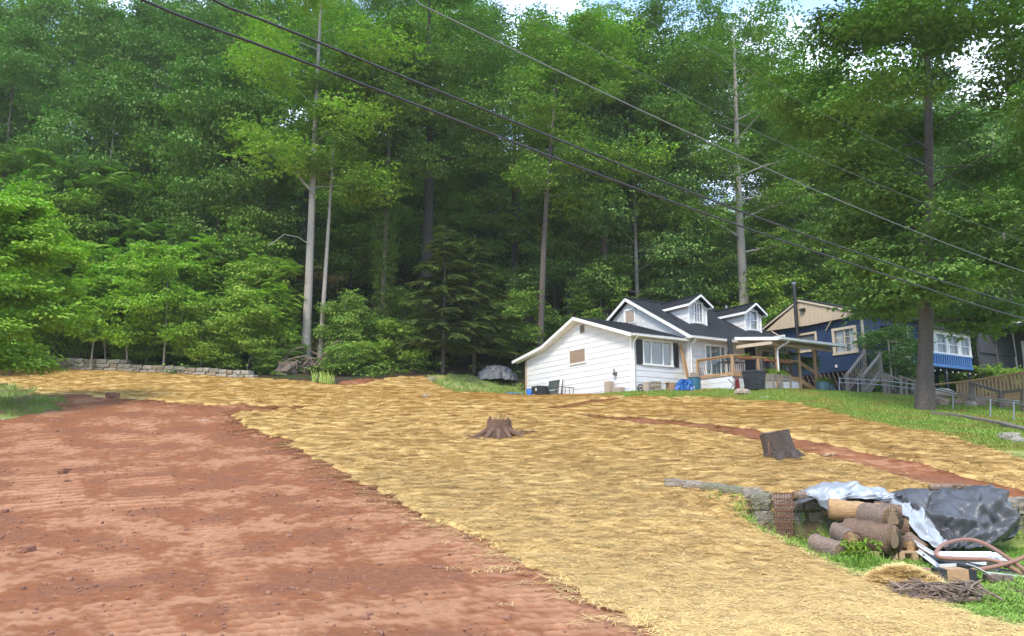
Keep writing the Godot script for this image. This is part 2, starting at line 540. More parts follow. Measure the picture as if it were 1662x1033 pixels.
func region(x: float, z: float) -> int:
	var k := clampf(-z / 30.0, 0.3, 1.0)
	var p := Vector2(x + ragged.get_noise_2d(x, z) * 0.55 * k, z + ragged.get_noise_2d(x + 91.0, z) * 0.75 * k)
	if Geometry2D.is_point_in_polygon(p, pocket): return LAWN
	for i in range(1, clay_areas.size()):
		if Geometry2D.is_point_in_polygon(p.lerp(Vector2(x, z), 0.75), clay_areas[i]): return CLAY
	for a in lawn_areas:
		if Geometry2D.is_point_in_polygon(p, a): return LAWN
	if Geometry2D.is_point_in_polygon(p, straw_area): return STRAW
	if Geometry2D.is_point_in_polygon(p, clay_areas[0]): return CLAY
	if z > -36.0 and x < 2.0: return CLAY if x > -22.0 and z > -33.0 else LAWN
	if z > -31.0 and x < 30.0: return LAWN
	return FLOOR_

# grouser prints of the tracked machine: [depth 0..1 inside a print, strip 0..1]
func track_mark(x: float, z: float) -> Vector2:
	var p := Vector2(x, z)
	var best := Vector2.ZERO
	for i in tracks.size():
		var line: PackedVector2Array = tracks[i]
		var run := 0.0
		for k in line.size() - 1:
			var a := line[k]
			var d := line[k + 1] - a
			var len_ := d.length()
			var t := (p - a).dot(d) / len_
			if t >= -0.02 and t <= len_ + 0.02:
				var off := absf((p - a).cross(d)) / len_
				var half := 0.6 if i == 4 or i == 5 else 0.27
				if off < half + 0.08:
					var strip := 1.0 - smoothstep(half - 0.03, half + 0.05, off)
					var wave := 0.5 + 0.5 * sin((run + t) * TAU / (0.40 if i == 4 or i == 5 else 0.2) + grit.get_noise_2d(x * 0.5, z * 0.5) * 0.6)
					if strip > best.y: best = Vector2(smoothstep(0.52, 0.86, wave), strip)
			run += len_
	return best

# height and colour of the sheet at a point
func surface_at(x: float, z: float, kind: int, fine_: bool) -> Array:
	var h := ground(x, z)
	var a := tone.get_noise_2d(x, z)
	var b := grit.get_noise_2d(x, z)
	match kind:
		STRAW:
			h += 0.05 + b * 0.006 + a * 0.016
			var c := Color(0.61, 0.43, 0.17).lerp(Color(0.55, 0.38, 0.145), clampf(0.3 - b * 1.2, 0, 1))
			return [h, c.lerp(Color(0.62, 0.44, 0.17), clampf(a * 1.4 + 0.2, 0, 0.7))]
		CLAY:
			var wet := Color(0.240, 0.098, 0.047)
			var dry := Color(0.44, 0.235, 0.132)
			var crust := 0.16 * smoothstep(2.6, 0.6, Vector2(x + 1.3, (z + 7.4) * 1.1).length())
			var t := smoothstep(0.02, 0.42, a + crust + b * 0.55 + grit.get_noise_2d(x * 2.7, z * 2.7) * 0.3) * 0.62
			if fine_ or z > -24.0:
				var tr := track_mark(x, z)
				var press := smoothstep(-0.3, 0.12, tone.get_noise_2d(x * 1.3 + 40.0, z * 1.3)) * tr.y
				h += press * (tr.x * 0.034 - 0.02)
				t = lerpf(t, clampf(tr.x * (0.8 + 1.2 * a), 0.0, 1.0), press * 0.75)
			h += b * 0.014 + maxf(0.0, grit.get_noise_2d(x * 3.0, z * 3.0) - 0.25) * 0.05
			var crumb := maxf(0.0, -a - 0.12) * 1.6
			return [h, wet.lerp(dry, clampf(t, 0, 0.95)).lerp(Color(0.20, 0.095, 0.06), clampf(crumb, 0, 0.5))]
		LAWN:
			var c := Color(0.21, 0.27, 0.075).lerp(Color(0.33, 0.31, 0.12), smoothstep(-0.1, 0.45, a + b * 0.4))
			if x > 2.5 and z > -12.8: c = c.lerp(Color(0.11, 0.085, 0.055), smoothstep(-0.15, 0.25, -a + b * 0.6 + (0.25 if x > 5.5 and z > -9.4 else -0.15)))
			elif x < -8.0 and z > -34.0: c = c.lerp(Color(0.20, 0.125, 0.08), smoothstep(-0.3, 0.3, a))
			return [h + b * 0.02, c]
	var c := Color(0.065, 0.048, 0.032).lerp(Color(0.045, 0.06, 0.022), smoothstep(-0.1, 0.3, a))
	return [h + b * 0.03, c]

func lay_sheets() -> void:
	var names := ["ground", "straw_field", "clay_track", "lawn"]
	var mats := [M.litter, M.straw, M.clay, M.lawn]
	var V := []; var N := []; var C := []; var I := []
	for k in 4:
		V.append(PackedVector3Array()); N.append(PackedVector3Array()); C.append(PackedColorArray()); I.append(PackedInt32Array())
	for patch in [[-12.0, 12.0, -16.5, -4.5, 0.05], [-21.0, 3.0, -25.5, -16.5, 0.075], [-30.0, 30.0, -46.5, -16.5, 0.15], [-240.0, 240.0, -240.0, 150.0, 1.5]]:
		var st: float = patch[4]
		var fine_ := st < 0.1
		var far_ := st > 1.0
		var nx := int(round((patch[1] - patch[0]) / st))
		var nz := int(round((patch[3] - patch[2]) / st))
		if far_:
			nx = 180; nz = 160
		var xs := PackedFloat64Array()
		var zs := PackedFloat64Array()
		if far_:                                                 # dense by the lot, coarse towards the horizon
			for i in nx + 1:
				var s := i - 90
				xs.append(s * 1.5 + signf(s) * pow(maxf(0.0, absf(s) - 50.0), 2.0) * 0.35)
			for i in nz + 1:
				var s := i - 90
				zs.append(s * 1.5 + signf(s) * pow(maxf(0.0, absf(s) - 50.0), 2.0) * 0.35)
		else:
			for i in nx + 1: xs.append(patch[0] + i * st)
			for i in nz + 1: zs.append(patch[2] + i * st)
		var kinds := PackedByteArray()
		kinds.resize(nx * nz)
		for j in nz:
			for i in nx:
				var cx := (xs[i] + xs[i + 1]) * 0.5
				var cz := (zs[j] + zs[j + 1]) * 0.5
				if far_ and ((absf(cx) < 28.5 and cz > -45.0 and cz < -18.0) or (absf(cx) < 10.5 and cz > -18.0 and cz < -6.0)):
					kinds[j * nx + i] = 9
				elif st > 0.1 and cx > -21.0 and cx < 3.0 and cz > -25.5 and cz < -16.5:
					kinds[j * nx + i] = 9
				else:
					kinds[j * nx + i] = region(cx, cz)
		for k in 4:
			var map := PackedInt32Array()
			map.resize((nx + 1) * (nz + 1))
			map.fill(-1)
			var first: int = V[k].size()
			for turn_ in 2:                                      # the sheet itself, then a margin tucked under its neighbours
				for j in nz:
					for i in nx:
						var own: int = kinds[j * nx + i]
						if turn_ == 0 and own != k: continue
						if turn_ == 1:
							if own == k or own == 9: continue
							var near_ := false
							for o in [[-1, 0], [1, 0], [0, -1], [0, 1], [-1, -1], [1, 1], [-1, 1], [1, -1]]:
								var a: int = i + o[0]
								var b: int = j + o[1]
								if a >= 0 and a < nx and b >= 0 and b < nz and kinds[b * nx + a] == k: near_ = true
							if not near_: continue
						var q := PackedInt32Array()
						for o in [[0, 0], [1, 0], [1, 1], [0, 1]]:
							var id: int = (j + o[1]) * (nx + 1) + i + o[0]
							if map[id] < 0:
								map[id] = V[k].size()
								var x := xs[i + o[0]]
								var z := zs[j + o[1]]
								var s := surface_at(x, z, k, fine_)
								var tuck := 0.07 if turn_ else 0.0
								if far_ and ((absf(x) < 29.9 and z > -46.4 and z < -16.6) or (absf(x) < 11.9 and z > -16.6 and z < -4.6)): tuck = 0.3
								V[k].append(Vector3(x, s[0] - tuck, z))
								C[k].append(s[1])
							q.append(map[id])
						I[k].append_array(PackedInt32Array([q[0], q[1], q[2], q[0], q[2], q[3]]))
			for i in range(first, V[k].size()): N[k].append(Vector3.ZERO)
	for k in 4:
		var nn: PackedVector3Array = N[k]
		var vv: PackedVector3Array = V[k]
		var ii: PackedInt32Array = I[k]
		for t in range(0, ii.size(), 3):
			var f := (vv[ii[t + 2]] - vv[ii[t]]).cross(vv[ii[t + 1]] - vv[ii[t]])
			for e in 3: nn[ii[t + e]] += f
		for i in nn.size(): nn[i] = nn[i].normalized()
		var arr := []
		arr.resize(Mesh.ARRAY_MAX)
		arr[Mesh.ARRAY_VERTEX] = vv; arr[Mesh.ARRAY_NORMAL] = nn; arr[Mesh.ARRAY_COLOR] = C[k]; arr[Mesh.ARRAY_INDEX] = ii
		var m := ArrayMesh.new()
		m.add_surface_from_arrays(Mesh.PRIMITIVE_TRIANGLES, arr)
		structure(names[k], m, mats[k])

# ------------------------------------------------------------------ loose cover, too much to count
func scatter(called: String, m: Mesh, mat: Material, where: Array, tints: PackedColorArray, parent: Node = self) -> MultiMeshInstance3D:
	var mm := MultiMesh.new()
	mm.transform_format = MultiMesh.TRANSFORM_3D
	mm.use_colors = true
	mm.mesh = m
	mm.instance_count = where.size()
	for i in where.size():
		mm.set_instance_transform(i, where[i])
		mm.set_instance_color(i, tints[i])
	var o := MultiMeshInstance3D.new()
	o.name = called if parent != self else numbered(called)
	o.multimesh = mm
	o.material_override = mat
	o.set_meta("kind", "stuff")
	parent.add_child(o, true)
	return o

# many copies of a small mesh joined into one
func bake(m: ArrayMesh, where: Array, tint: PackedColorArray) -> ArrayMesh:
	var src := m.surface_get_arrays(0)
	var sv: PackedVector3Array = src[Mesh.ARRAY_VERTEX]
	var sn: PackedVector3Array = src[Mesh.ARRAY_NORMAL]
	var V := PackedVector3Array(); var N := PackedVector3Array(); var C := PackedColorArray()
	var one := PackedColorArray()
	one.resize(sv.size())
	for i in where.size():
		var t: Transform3D = where[i]
		V.append_array(t * sv)
		N.append_array(Transform3D(t.basis.orthonormalized(), Vector3.ZERO) * sn)
		one.fill(tint[i])
		C.append_array(one)
	var arr := []
	arr.resize(Mesh.ARRAY_MAX)
	arr[Mesh.ARRAY_VERTEX] = V; arr[Mesh.ARRAY_NORMAL] = N; arr[Mesh.ARRAY_COLOR] = C
	var out := ArrayMesh.new()
	out.add_surface_from_arrays(Mesh.PRIMITIVE_TRIANGLES, arr)
	return out

func strand_mesh() -> ArrayMesh:
	var s := Shape.new()
	for k in 11:
		var a := rng.randf() * TAU
		var d := Vector3(cos(a), 0, sin(a))
		var w := Vector3(-d.z, 0, d.x) * rng.randf_range(0.0018, 0.0034)
		var o := Vector3(rng.randf_range(-0.09, 0.09), 0, rng.randf_range(-0.09, 0.09))
		var half := rng.randf_range(0.05, 0.13)
		var p := o - d * half + Vector3(0, rng.randf_range(-0.01, 0.012), 0)
		var m := o + Vector3(0, rng.randf_range(0.002, 0.010), 0)
		var q := o + d * half + Vector3(0, rng.randf_range(-0.008, 0.018), 0)
		var g := rng.randf_range(0.84, 1.0)
		s.tint = Color(g, g * rng.randf_range(0.92, 1.0), g * rng.randf_range(0.75, 1.0))
		s.quad(p + w, m + w, m - w, p - w)
		s.quad(m + w, q + w * 0.6, q - w * 0.6, m - w)
	return s.mesh()

func lay_straw() -> void:
	var variants: Array = []
	for k in 4: variants.append(strand_mesh())
	var heap := [[], [], [], []]
	var tints := [PackedColorArray(), PackedColorArray(), PackedColorArray(), PackedColorArray()]
	for band in [[5.0, 43.0, 120000]]:
		for i in band[2]:
			var d := rng.randf_range(band[0], band[1])
			var grown := maxf(1.0, pow(d / 9.0, 0.2))
			var x := rng.randf_range(-0.74, 0.74) * d
			var z := -d
			if region(x, z) != STRAW:
				# wisps lie past the edge of the mat
				if rng.randf() > 0.6: continue
				var x2 := x + rng.randf_range(-0.022, 0.022) * (d + 4.0)
				var z2 := z + rng.randf_range(-0.03, 0.03) * (d + 4.0)
				if region(x2, z2) != STRAW: continue
			elif clay_areas[1].size() and Geometry2D.is_point_in_polygon(Vector2(x, z), clay_areas[1]): continue
			var k := rng.randi() % 4
			var b := Basis(Vector3.UP, rng.randf() * TAU) * Basis(Vector3.RIGHT, rng.randf_range(-0.09, 0.09))
			var up := 0.016 + grit.get_noise_2d(x, z) * 0.006 + tone.get_noise_2d(x, z) * 0.016
			heap[k].append(Transform3D(b * Basis.from_scale(Vector3.ONE * grown * rng.randf_range(0.8, 1.3)), Vector3(x, ground(x, z) + 0.038 + up, z)))
			var g := rng.randf_range(0.75, 1.0)
			var base := Color(0.88, 0.65, 0.275) if rng.randf() < 0.86 else Color(0.52, 0.33, 0.14)
			tints[k].append(Color(base.r * g, base.g * g, base.b * g))
	for i in 30000:                                              # wisps blown on to the bare clay
		var d := sqrt(rng.randf_range(30.0, 900.0))
		var x := rng.randf_range(-0.6, 0.3) * d
		if region(x, -d) != CLAY: continue
		var off := absf(rng.randfn(0.0, 0.5)) + 0.03 * d * rng.randf()
		var a := rng.randf() * TAU
		if region(x + cos(a) * off, -d + sin(a) * off) != STRAW: continue
		var k := rng.randi() % 4
		heap[k].append(Transform3D(Basis(Vector3.UP, rng.randf() * TAU) * Basis.from_scale(Vector3.ONE * rng.randf_range(0.7, 1.2) * (1.0 + d * 0.02)), Vector3(x, ground(x, -d) + 0.018, -d)))
		tints[k].append(Color(0.80, 0.58, 0.26) * rng.randf_range(0.7, 1.0))
	for k in 4:
		var o := scatter("loose_straw", variants[k], M.strand, heap[k], tints[k])
		tag(o, "loose golden straw strewn over the bare seeded slope", "straw", "straw mulch")

func tuft_mesh(n: int, tall: float, spread: float, wide: float) -> ArrayMesh:
	var s := Shape.new()
	for k in n:
		var a := rng.randf() * TAU
		var o := Vector3(rng.randf_range(-spread, spread), 0, rng.randf_range(-spread, spread))
		var d := Vector3(cos(a), 0, sin(a))
		var w := Vector3(-d.z, 0, d.x) * wide
		var h := tall * rng.randf_range(0.5, 1.0)
		var m := o + Vector3(0, h * 0.6, 0) + d * h * 0.15
		var q := o + Vector3(0, h, 0) + d * h * rng.randf_range(0.3, 0.7)
		s.quad(o - w, m - w * 0.8, m + w * 0.8, o + w)
		s.tri(m - w * 0.8, q, m + w * 0.8)
	return s.mesh()

func lay_grass() -> void:
	var short := tuft_mesh(7, 0.09, 0.1, 0.006)
	var long := tuft_mesh(9, 0.24, 0.09, 0.006)
	var w1 := []; var c1 := PackedColorArray()
	var w2 := []; var c2 := PackedColorArray()
	for i in 70000:
		var d := rng.randf_range(16.0, 37.0)
		var x := rng.randf_range(0.1, 0.74) * d
		if region(x, -d) != LAWN: continue
		w1.append(Transform3D(Basis(Vector3.UP, rng.randf() * TAU) * Basis.from_scale(Vector3.ONE * rng.randf_range(0.7, 1.4)), grounded(x, -d, 0.01)))
		var dry := smoothstep(-0.1, 0.5, tone.get_noise_2d(x, -d) + rng.randf_range(-0.2, 0.2))
		c1.append(Color(0.75, 0.85, 0.7).lerp(Color(1.0, 0.72, 0.75), dry) * rng.randf_range(0.75, 1.0))
	for i in 9000:
		var d := rng.randf_range(26.0, 45.0)
		var x := rng.randf_range(-0.72, 0.1) * d
		if region(x, -d) != LAWN: continue
		w2.append(Transform3D(Basis(Vector3.UP, rng.randf() * TAU) * Basis.from_scale(Vector3.ONE * rng.randf_range(0.6, 1.2)), grounded(x, -d, 0.01)))
		c2.append(Color(0.62, 0.68, 0.6) * rng.randf_range(0.6, 1.0))
	for i in 15000:
		var p := Vector2(rng.randf_range(2.8, 10.5), -rng.randf_range(6.6, 12.8))
		if not Geometry2D.is_point_in_polygon(p, pocket): continue
		var bare := tone.get_noise_2d(p.x, p.y) - (0.3 if p.x > 5.5 and p.y > -9.4 else -0.3)
		if bare + rng.randf_range(-0.2, 0.2) < 0.0: continue
		var s := rng.randf_range(0.4, 0.95) * (0.95 if p.x < 4.9 and p.y < -10.2 else 0.34)
		w2.append(Transform3D(Basis(Vector3.UP, rng.randf() * TAU) * Basis.from_scale(Vector3(1, s, 1)), grounded(p.x, p.y, 0.01)))
		c2.append(Color(0.75, 0.95, 0.7) * rng.randf_range(0.65, 1.0))
	tag(scatter("lawn_grass", short, M.blade, w1, c1), "short mown grass on the sloping lawn before the porch", "grass")
	tag(scatter("tall_grass", long, M.blade, w2, c2), "longer green grass round the wood pile and weedy edges", "grass")

# ------------------------------------------------------------------ buildings
const HOME := Vector3(5.661, 4.689, -35.0)
const TURN := 31.0
const AX := Vector3(1, 0, 0)           # along the front of the house
const AL := Vector3(0, 0, -1)          # back into the house
const UP := Vector3(0, 1, 0)

func home(f: float, y: float, l: float) -> Vector3:      # house axes to world
	return HOME + Basis(Vector3.UP, deg_to_rad(TURN)) * Vector3(f, y, -l)

func clad(parent: Node, called: String, mat: Material, poly: PackedVector2Array, o: Vector3, ax: Vector3, nz: Vector3, course: float, start: float, holes: Array = []) -> void:
	var lo := 1e9; var hi := -1e9; var l := 1e9; var r := -1e9
	for q in poly:
		lo = minf(lo, q.y); hi = maxf(hi, q.y); l = minf(l, q.x); r = maxf(r, q.x)
	var y := start
	while y < hi:
		var strip := PackedVector2Array([Vector2(l - 1, y + 0.006), Vector2(r + 1, y + 0.006), Vector2(r + 1, y + course), Vector2(l - 1, y + course)])
		var pieces := Geometry2D.intersect_polygons(poly, strip)
		for h in holes:
			var next := []
			for p in pieces: next.append_array(cut_out(p, h))
			pieces.assign(next)
		for p in pieces:
			var s := Shape.new()
			s.slab(p, o, ax, UP, nz, 0.012, 0.05)
			shape_part(parent, called, s, mat)
		y += course
	var back := Shape.new()
	var body := [poly]
	for h in holes:
		var next := []
		for p in body: next.append_array(cut_out(p, h))
		body = next
	for p in body: back.slab(p, o - nz * 0.1, ax, UP, nz, 0.098)
	shape_part(parent, "wall", back, mat)

# polygon less a hole, halved through the hole so that no piece encloses it
func cut_out(p: PackedVector2Array, h: PackedVector2Array) -> Array:
	var cx := (h[0].x + h[2].x) * 0.5
	var apart := true
	for q in Geometry2D.intersect_polygons(p, h): apart = false
	if apart: return [p]
	var out := []
	for half in [rect(cx - 60.0, -60.0, cx, 60.0), rect(cx, -60.0, cx + 60.0, 60.0)]:
		for a in Geometry2D.intersect_polygons(p, half):
			for c in Geometry2D.clip_polygons(a, h): out.append(c)
	return out

func rect(x0: float, y0: float, x1: float, y1: float) -> PackedVector2Array:
	return PackedVector2Array([Vector2(x0, y0), Vector2(x1, y0), Vector2(x1, y1), Vector2(x0, y1)])

# window set in a wall plane: o is the centre on the wall, ax to its right, nz outwards
func window(parent: Node, o: Vector3, ax: Vector3, nz: Vector3, w: float, h: float, fw: float, mat: Material, cols: Array, rows: int, drapes: Material = null, drape_share := 0.3) -> void:
	var t := Basis(ax, UP, nz)
	var s := Shape.new()
	for e in [-1.0, 1.0]:
		s.box(Transform3D(t, o + ax * e * (w - fw) * 0.5 + nz * 0.03), Vector3(fw, h - fw * 2.0, 0.1), 0.008)
		s.box(Transform3D(t, o + UP * e * (h - fw) * 0.5 + nz * 0.034), Vector3(w + (0.06 if e < 0 else 0.0), fw, 0.11), 0.008)
	var win := shape_part(parent, "window", s, mat)
	block(win, "interior", M.room, o - nz * 1.2, Vector3(w - fw, h - fw, 0.02), t)
	for e in [-1.0, 1.0]:
		block(win, "reveal", M.room, o + ax * e * (w - fw) * 0.5 - nz * 0.62, Vector3(0.02, h - fw, 1.16), t)
		block(win, "reveal", M.room, o + UP * e * (h - fw) * 0.5 - nz * 0.62, Vector3(w - fw, 0.02, 1.16), t)
	var iw := w - fw * 2.0
	var ih := h - fw * 2.0
	var x := -iw * 0.5
	for k in cols.size():
		var cw: float = cols[k] * iw
		for r in rows:
			block(win, "pane", M.pane, o + ax * (x + cw * 0.5) + UP * ((r + 0.5) / rows - 0.5) * ih - nz * 0.012, Vector3(cw - 0.03, ih / rows - 0.02, 0.006), t)
		if k > 0: block(win, "mullion", mat, o + ax * x + nz * 0.012, Vector3(0.055, ih, 0.05), t)
		x += cw
	for r in range(1, rows): block(win, "mullion", mat, o + UP * (float(r) / rows - 0.5) * ih + nz * 0.008, Vector3(iw, 0.035, 0.04), t)
	if drapes:
		for e in [-1.0, 1.0]:
			var c := Shape.new()
			var half := iw * drape_share
			var n := 10
			var outer := iw * 0.5
			for k in n:
				var x0: float = e * (outer - half * k / n)
				var x1: float = e * (outer - half * (k + 1) / n)
				var d0 := sin(k * 2.4) * 0.02 - 0.12
				var d1 := sin((k + 1) * 2.4) * 0.02 - 0.12
				c.quad(o + ax * x0 - UP * ih * 0.48 + nz * d0, o + ax * x1 - UP * ih * 0.48 + nz * d1, o + ax * x1 + UP * ih * 0.5 + nz * d1, o + ax * x0 + UP * ih * 0.5 + nz * d0)
			shape_part(win, "curtain", c, drapes)

# ribbed metal sheets from the eave point to the ridge point, repeated along x
func metal_slope(parent: Node, f0: float, f1: float, eave: Vector2, ridge: Vector2, pitch := 0.3) -> void:
	var n := maxi(1, int(round((f1 - f0) / pitch)))
	var w := (f1 - f0) / n
	var a := Vector3(0, eave.y, -eave.x)
	var b := Vector3(0, ridge.y, -ridge.x)
	var run := (b - a).length()
	var along := (b - a).normalized()
	var up := along.cross(AX)
	if up.y < 0: up = -up
	var x := along.cross(up)
	var s := Shape.new()
	s.box(Transform3D(), Vector3(run, 0.02, w - 0.006))
	s.box(Transform3D(Basis(), Vector3(0, 0.022, -w * 0.5 + 0.025)), Vector3(run, 0.03, 0.04), 0.008)
	s.box(Transform3D(Basis(), Vector3(0, 0.012, 0.0)), Vector3(run, 0.012, 0.03), 0.004)
	var m := s.mesh()
	for k in n:
		part(parent, "roof_sheet", m, M.metal_roof, Transform3D(Basis(along, up, x), (a + b) * 0.5 + AX * (f0 + (k + 0.5) * w)))

func board(parent: Node, called: String, mat: Material, p: Vector3, q: Vector3, h: float, w: float) -> void:
	beam(parent, called, mat, p, q, w, h)

func hl(f: float, y: float, l: float) -> Vector3:
	return Vector3(f, y, -l)

func gutter(parent: Node, p: Vector3, q: Vector3) -> void:
	var s := Shape.new()
	var mid := (p + q) * 0.5
	var run := (q - p).length()
	var x := (q - p).normalized()
	var t := Basis(x, UP, x.cross(UP))
	s.box(Transform3D(t, mid + Vector3(0, -0.05, 0)), Vector3(run, 0.10, 0.10), 0.02)
	s.box(Transform3D(t, mid + Vector3(0, 0.005, 0)), Vector3(run, 0.02, 0.125), 0.004)
	shape_part(parent, "gutter", s, M.trim)

func build_white_house() -> void:
	var h := thing("white_house", "white clapboard cottage with black metal roof and two dormers", "house", HOME, TURN)
	# addition: end wall with the bent roof line
	var lm := PackedVector2Array([Vector2(0, -0.9), Vector2(9.35, -0.9), Vector2(9.35, 2.52), Vector2(7.2, 2.95), Vector2(4.16, 4.06), Vector2(0, 2.76)])
	clad(h, "siding_board", M.siding, lm, Vector3(-0.0, 0, 0), AL, -AX, 0.285, -0.37)
	block(h, "corner_board", M.bare_trim, hl(-0.03, 1.2, 9.33), Vector3(0.1, 2.5, 0.12))
	block(h, "corner_board", M.trim, hl(-0.02, 1.3, 0.02), Vector3(0.1, 2.8, 0.1))
	# front of the addition with the wide window
	var wide := rect(0.68, 1.40, 2.45, 2.50)
	clad(h, "siding_board", M.siding, rect(0.0, -0.9, 3.3, 2.76), Vector3.ZERO, AX, -AL, 0.285, -0.37, [wide])
	window(h, hl(1.565, 1.94, 0), AX, -AL, 1.92, 1.26, 0.09, M.trim, [0.27, 0.43, 0.30], 1)
	for x in [0.42, 2.68]:
		var s := Shape.new()
		s.box(Transform3D(Basis(), Vector3.ZERO), Vector3(0.42, 1.2, 0.04), 0.008)
		for k in 12: s.box(Transform3D(Basis(Vector3.RIGHT, 0.5), Vector3(0, -0.5 + k * 0.09, 0.02)), Vector3(0.32, 0.06, 0.012))
		part(h, "shutter", s.mesh(), M.shutter, Transform3D(Basis(), hl(x, 1.93, -0.05)))
	# vent, boarded-up opening, service box on the end wall
	var ve := Shape.new()
	ve.box(Transform3D(Basis(), Vector3.ZERO), Vector3(0.05, 0.42, 0.36), 0.01)
	for k in 6: ve.box(Transform3D(Basis(Vector3(0, 0, 1), 0.5), Vector3(-0.03, -0.15 + k * 0.06, 0)), Vector3(0.05, 0.012, 0.28))
	part(h, "gable_vent", ve.mesh(), M.silver_wood, Transform3D(Basis(), hl(-0.035, 3.58, 3.86)))
	var bw := block(h, "boarded_opening", M.plywood, hl(-0.05, 2.19, 4.28), Vector3(0.05, 0.66, 1.34))
	for k in 5: block(bw, "slat", M.plywood, Vector3(-0.62, -0.4 + k * 0.2, 0), Vector3(0.3, 0.185, 0.99))
	for e in [-1.0, 1.0]:
		block(h, "opening_trim", M.trim, hl(-0.055, 2.19 + e * 0.37, 4.28), Vector3(0.06, 0.07, 1.48))
		block(h, "opening_trim", M.trim, hl(-0.054, 2.19, 4.28 + e * 0.70), Vector3(0.058, 0.66, 0.07))
	var mt := block(h, "service_box", M.grey_plastic, hl(-0.1, 0.97, 1.2), Vector3(0.14, 0.14, 0.16))
	block(mt, "pipe", M.grey_plastic, Vector3(0.2, 1.0, -0.6), Vector3(0.3, 1.8, 0.2))
	# roof of the addition (ridge at l 4.16, kink at 7.2)
	metal_slope(h, -0.38, 3.3, Vector2(-0.42, 2.74), Vector2(4.16, 4.22))
	metal_slope(h, -0.38, 3.3, Vector2(7.2, 3.10), Vector2(4.17, 4.22))
	metal_slope(h, -0.38, 3.3, Vector2(10.3, 2.62), Vector2(7.2, 3.10))
	board(h, "fascia", M.trim, hl(-0.39, 2.63, -0.45), hl(-0.39, 4.13, 4.17), 0.16, 0.05)
	board(h, "fascia", M.trim, hl(-0.395, 4.13, 4.17), hl(-0.395, 2.99, 7.2), 0.16, 0.05)
	board(h, "fascia", M.trim, hl(-0.39, 2.99, 7.2), hl(-0.39, 2.50, 10.32), 0.16, 0.05)
	board(h, "soffit", M.trim, hl(-0.19, 2.62, -0.2), hl(-0.19, 4.07, 4.17), 0.03, 0.36)
	board(h, "soffit", M.trim, hl(-0.19, 4.07, 4.17), hl(-0.19, 2.95, 7.2), 0.03, 0.36)
	board(h, "soffit", M.trim, hl(-0.19, 2.93, 7.2), hl(-0.19, 2.46, 10.2), 0.03, 0.36)
	block(h, "soffit", M.trim, hl(1.46, 2.64, -0.2), Vector3(3.66, 0.04, 0.42))
	gutter(h, hl(-0.3, 2.70, -0.46), hl(3.25, 2.70, -0.46))
	rod(h, "downspout", M.trim, [hl(-0.02, 2.66, -0.46), hl(-0.02, 2.55, -0.40), hl(0.03, 2.35, -0.10), hl(0.03, 2.2, -0.08), hl(0.03, 0.0, -0.08)], 0.04)
	# main block
	var G := PackedVector2Array([Vector2(-0.3, 0.0), Vector2(8.3, 0.0), Vector2(8.3, 2.98), Vector2(4.03, 5.42), Vector2(-0.3, 2.95)])
	var tiny := rect(3.55, 4.2, 4.35, 4.9)
	var gp := Shape.new()
	var Gm := Geometry2D.clip_polygons(G, tiny)
	clad(h, "siding_board", M.siding, rect(-0.3, -0.3, -0.02, 2.78), hl(3.3, 0, 0), AL, -AX, 0.285, -0.37)
	var x := -0.2
	while x < 8.2:                                             # upright boards of the upper gable
		for p in Geometry2D.intersect_polygons(G, rect(x + 0.006, 2.6, x + 0.3, 6.0)):
			for c in Geometry2D.clip_polygons(p, tiny):
				var s := Shape.new()
				s.slab(c, hl(3.3, 0, 0), AL, UP, -AX, 0.015)
				shape_part(h, "gable_board", s, M.gable_siding)
		x += 0.3
	gp.slab(G, hl(3.4, 0, 0), AL, UP, -AX, 0.09)
	shape_part(h, "wall", gp, M.gable_siding)
	var gw := block(h, "window", M.trim, hl(3.27, 4.55, 3.95), Vector3(0.04, 0.72, 0.82))
	block(gw, "pane", M.buff, Vector3(-0.6, 0, 0), Vector3(0.4, 0.86, 0.84))
	for e in [-1.0, 1.0]: block(h, "window_trim", M.trim, hl(3.24, 4.55, 3.95 + e * 0.44), Vector3(0.06, 0.8, 0.08))
	block(h, "window_trim", M.trim, hl(3.24, 4.95, 3.95), Vector3(0.06, 0.08, 0.96))
	var teal := rect(4.42, 1.05, 5.86, 2.55)
	var door := rect(7.2, 0.8, 8.1, 2.72)
	var dark := rect(8.5, 1.3, 9.9, 2.55)
	clad(h, "siding_board", M.siding, rect(3.3, -0.4, 10.6, 2.82), hl(0, 0, -0.3), AX, -AL, 0.285, -0.37, [teal, door, dark])
	window(h, hl(5.14, 1.8, -0.3), AX, -AL, 1.5, 1.56, 0.08, M.trim, [0.26, 0.52, 0.22], 1, M.teal_curtain, 0.38)
	window(h, hl(9.2, 1.92, -0.3), AX, -AL, 1.5, 1.36, 0.08, M.trim, [0.5, 0.5], 1)
	var dr := block(h, "door", M.navy, hl(7.65, 1.76, -0.28), Vector3(0.86, 1.9, 0.06))
	block(dr, "handle", M.pipe_steel, Vector3(0.38, 0, 0.8), Vector3(0.05, 0.06, 0.6))
	for e in [-1.0, 1.0]: block(h, "door_trim", M.trim, hl(7.65 + e * 0.49, 1.76, -0.33), Vector3(0.09, 1.98, 0.08))
	block(h, "wall", M.siding, hl(10.6, 1.8, 3.9), Vector3(0.12, 3.6, 8.2))
	var rg := Shape.new()
	rg.slab(PackedVector2Array([Vector2(-0.3, 2.9), Vector2(8.3, 2.9), Vector2(4.03, 5.42)]), hl(10.66, 0, 0), AL, UP, AX, 0.02)
	shape_part(h, "wall", rg, M.siding)
	metal_slope(h, 3.05, 11.0, Vector2(-0.78, 2.86), Vector2(4.03, 5.58))
	metal_slope(h, 3.05, 11.0, Vector2(8.8, 2.88), Vector2(4.04, 5.58))
	block(h, "ridge_cap", M.metal_roof, hl(7.0, 5.60, 4.03), Vector3(7.98, 0.05, 0.26))
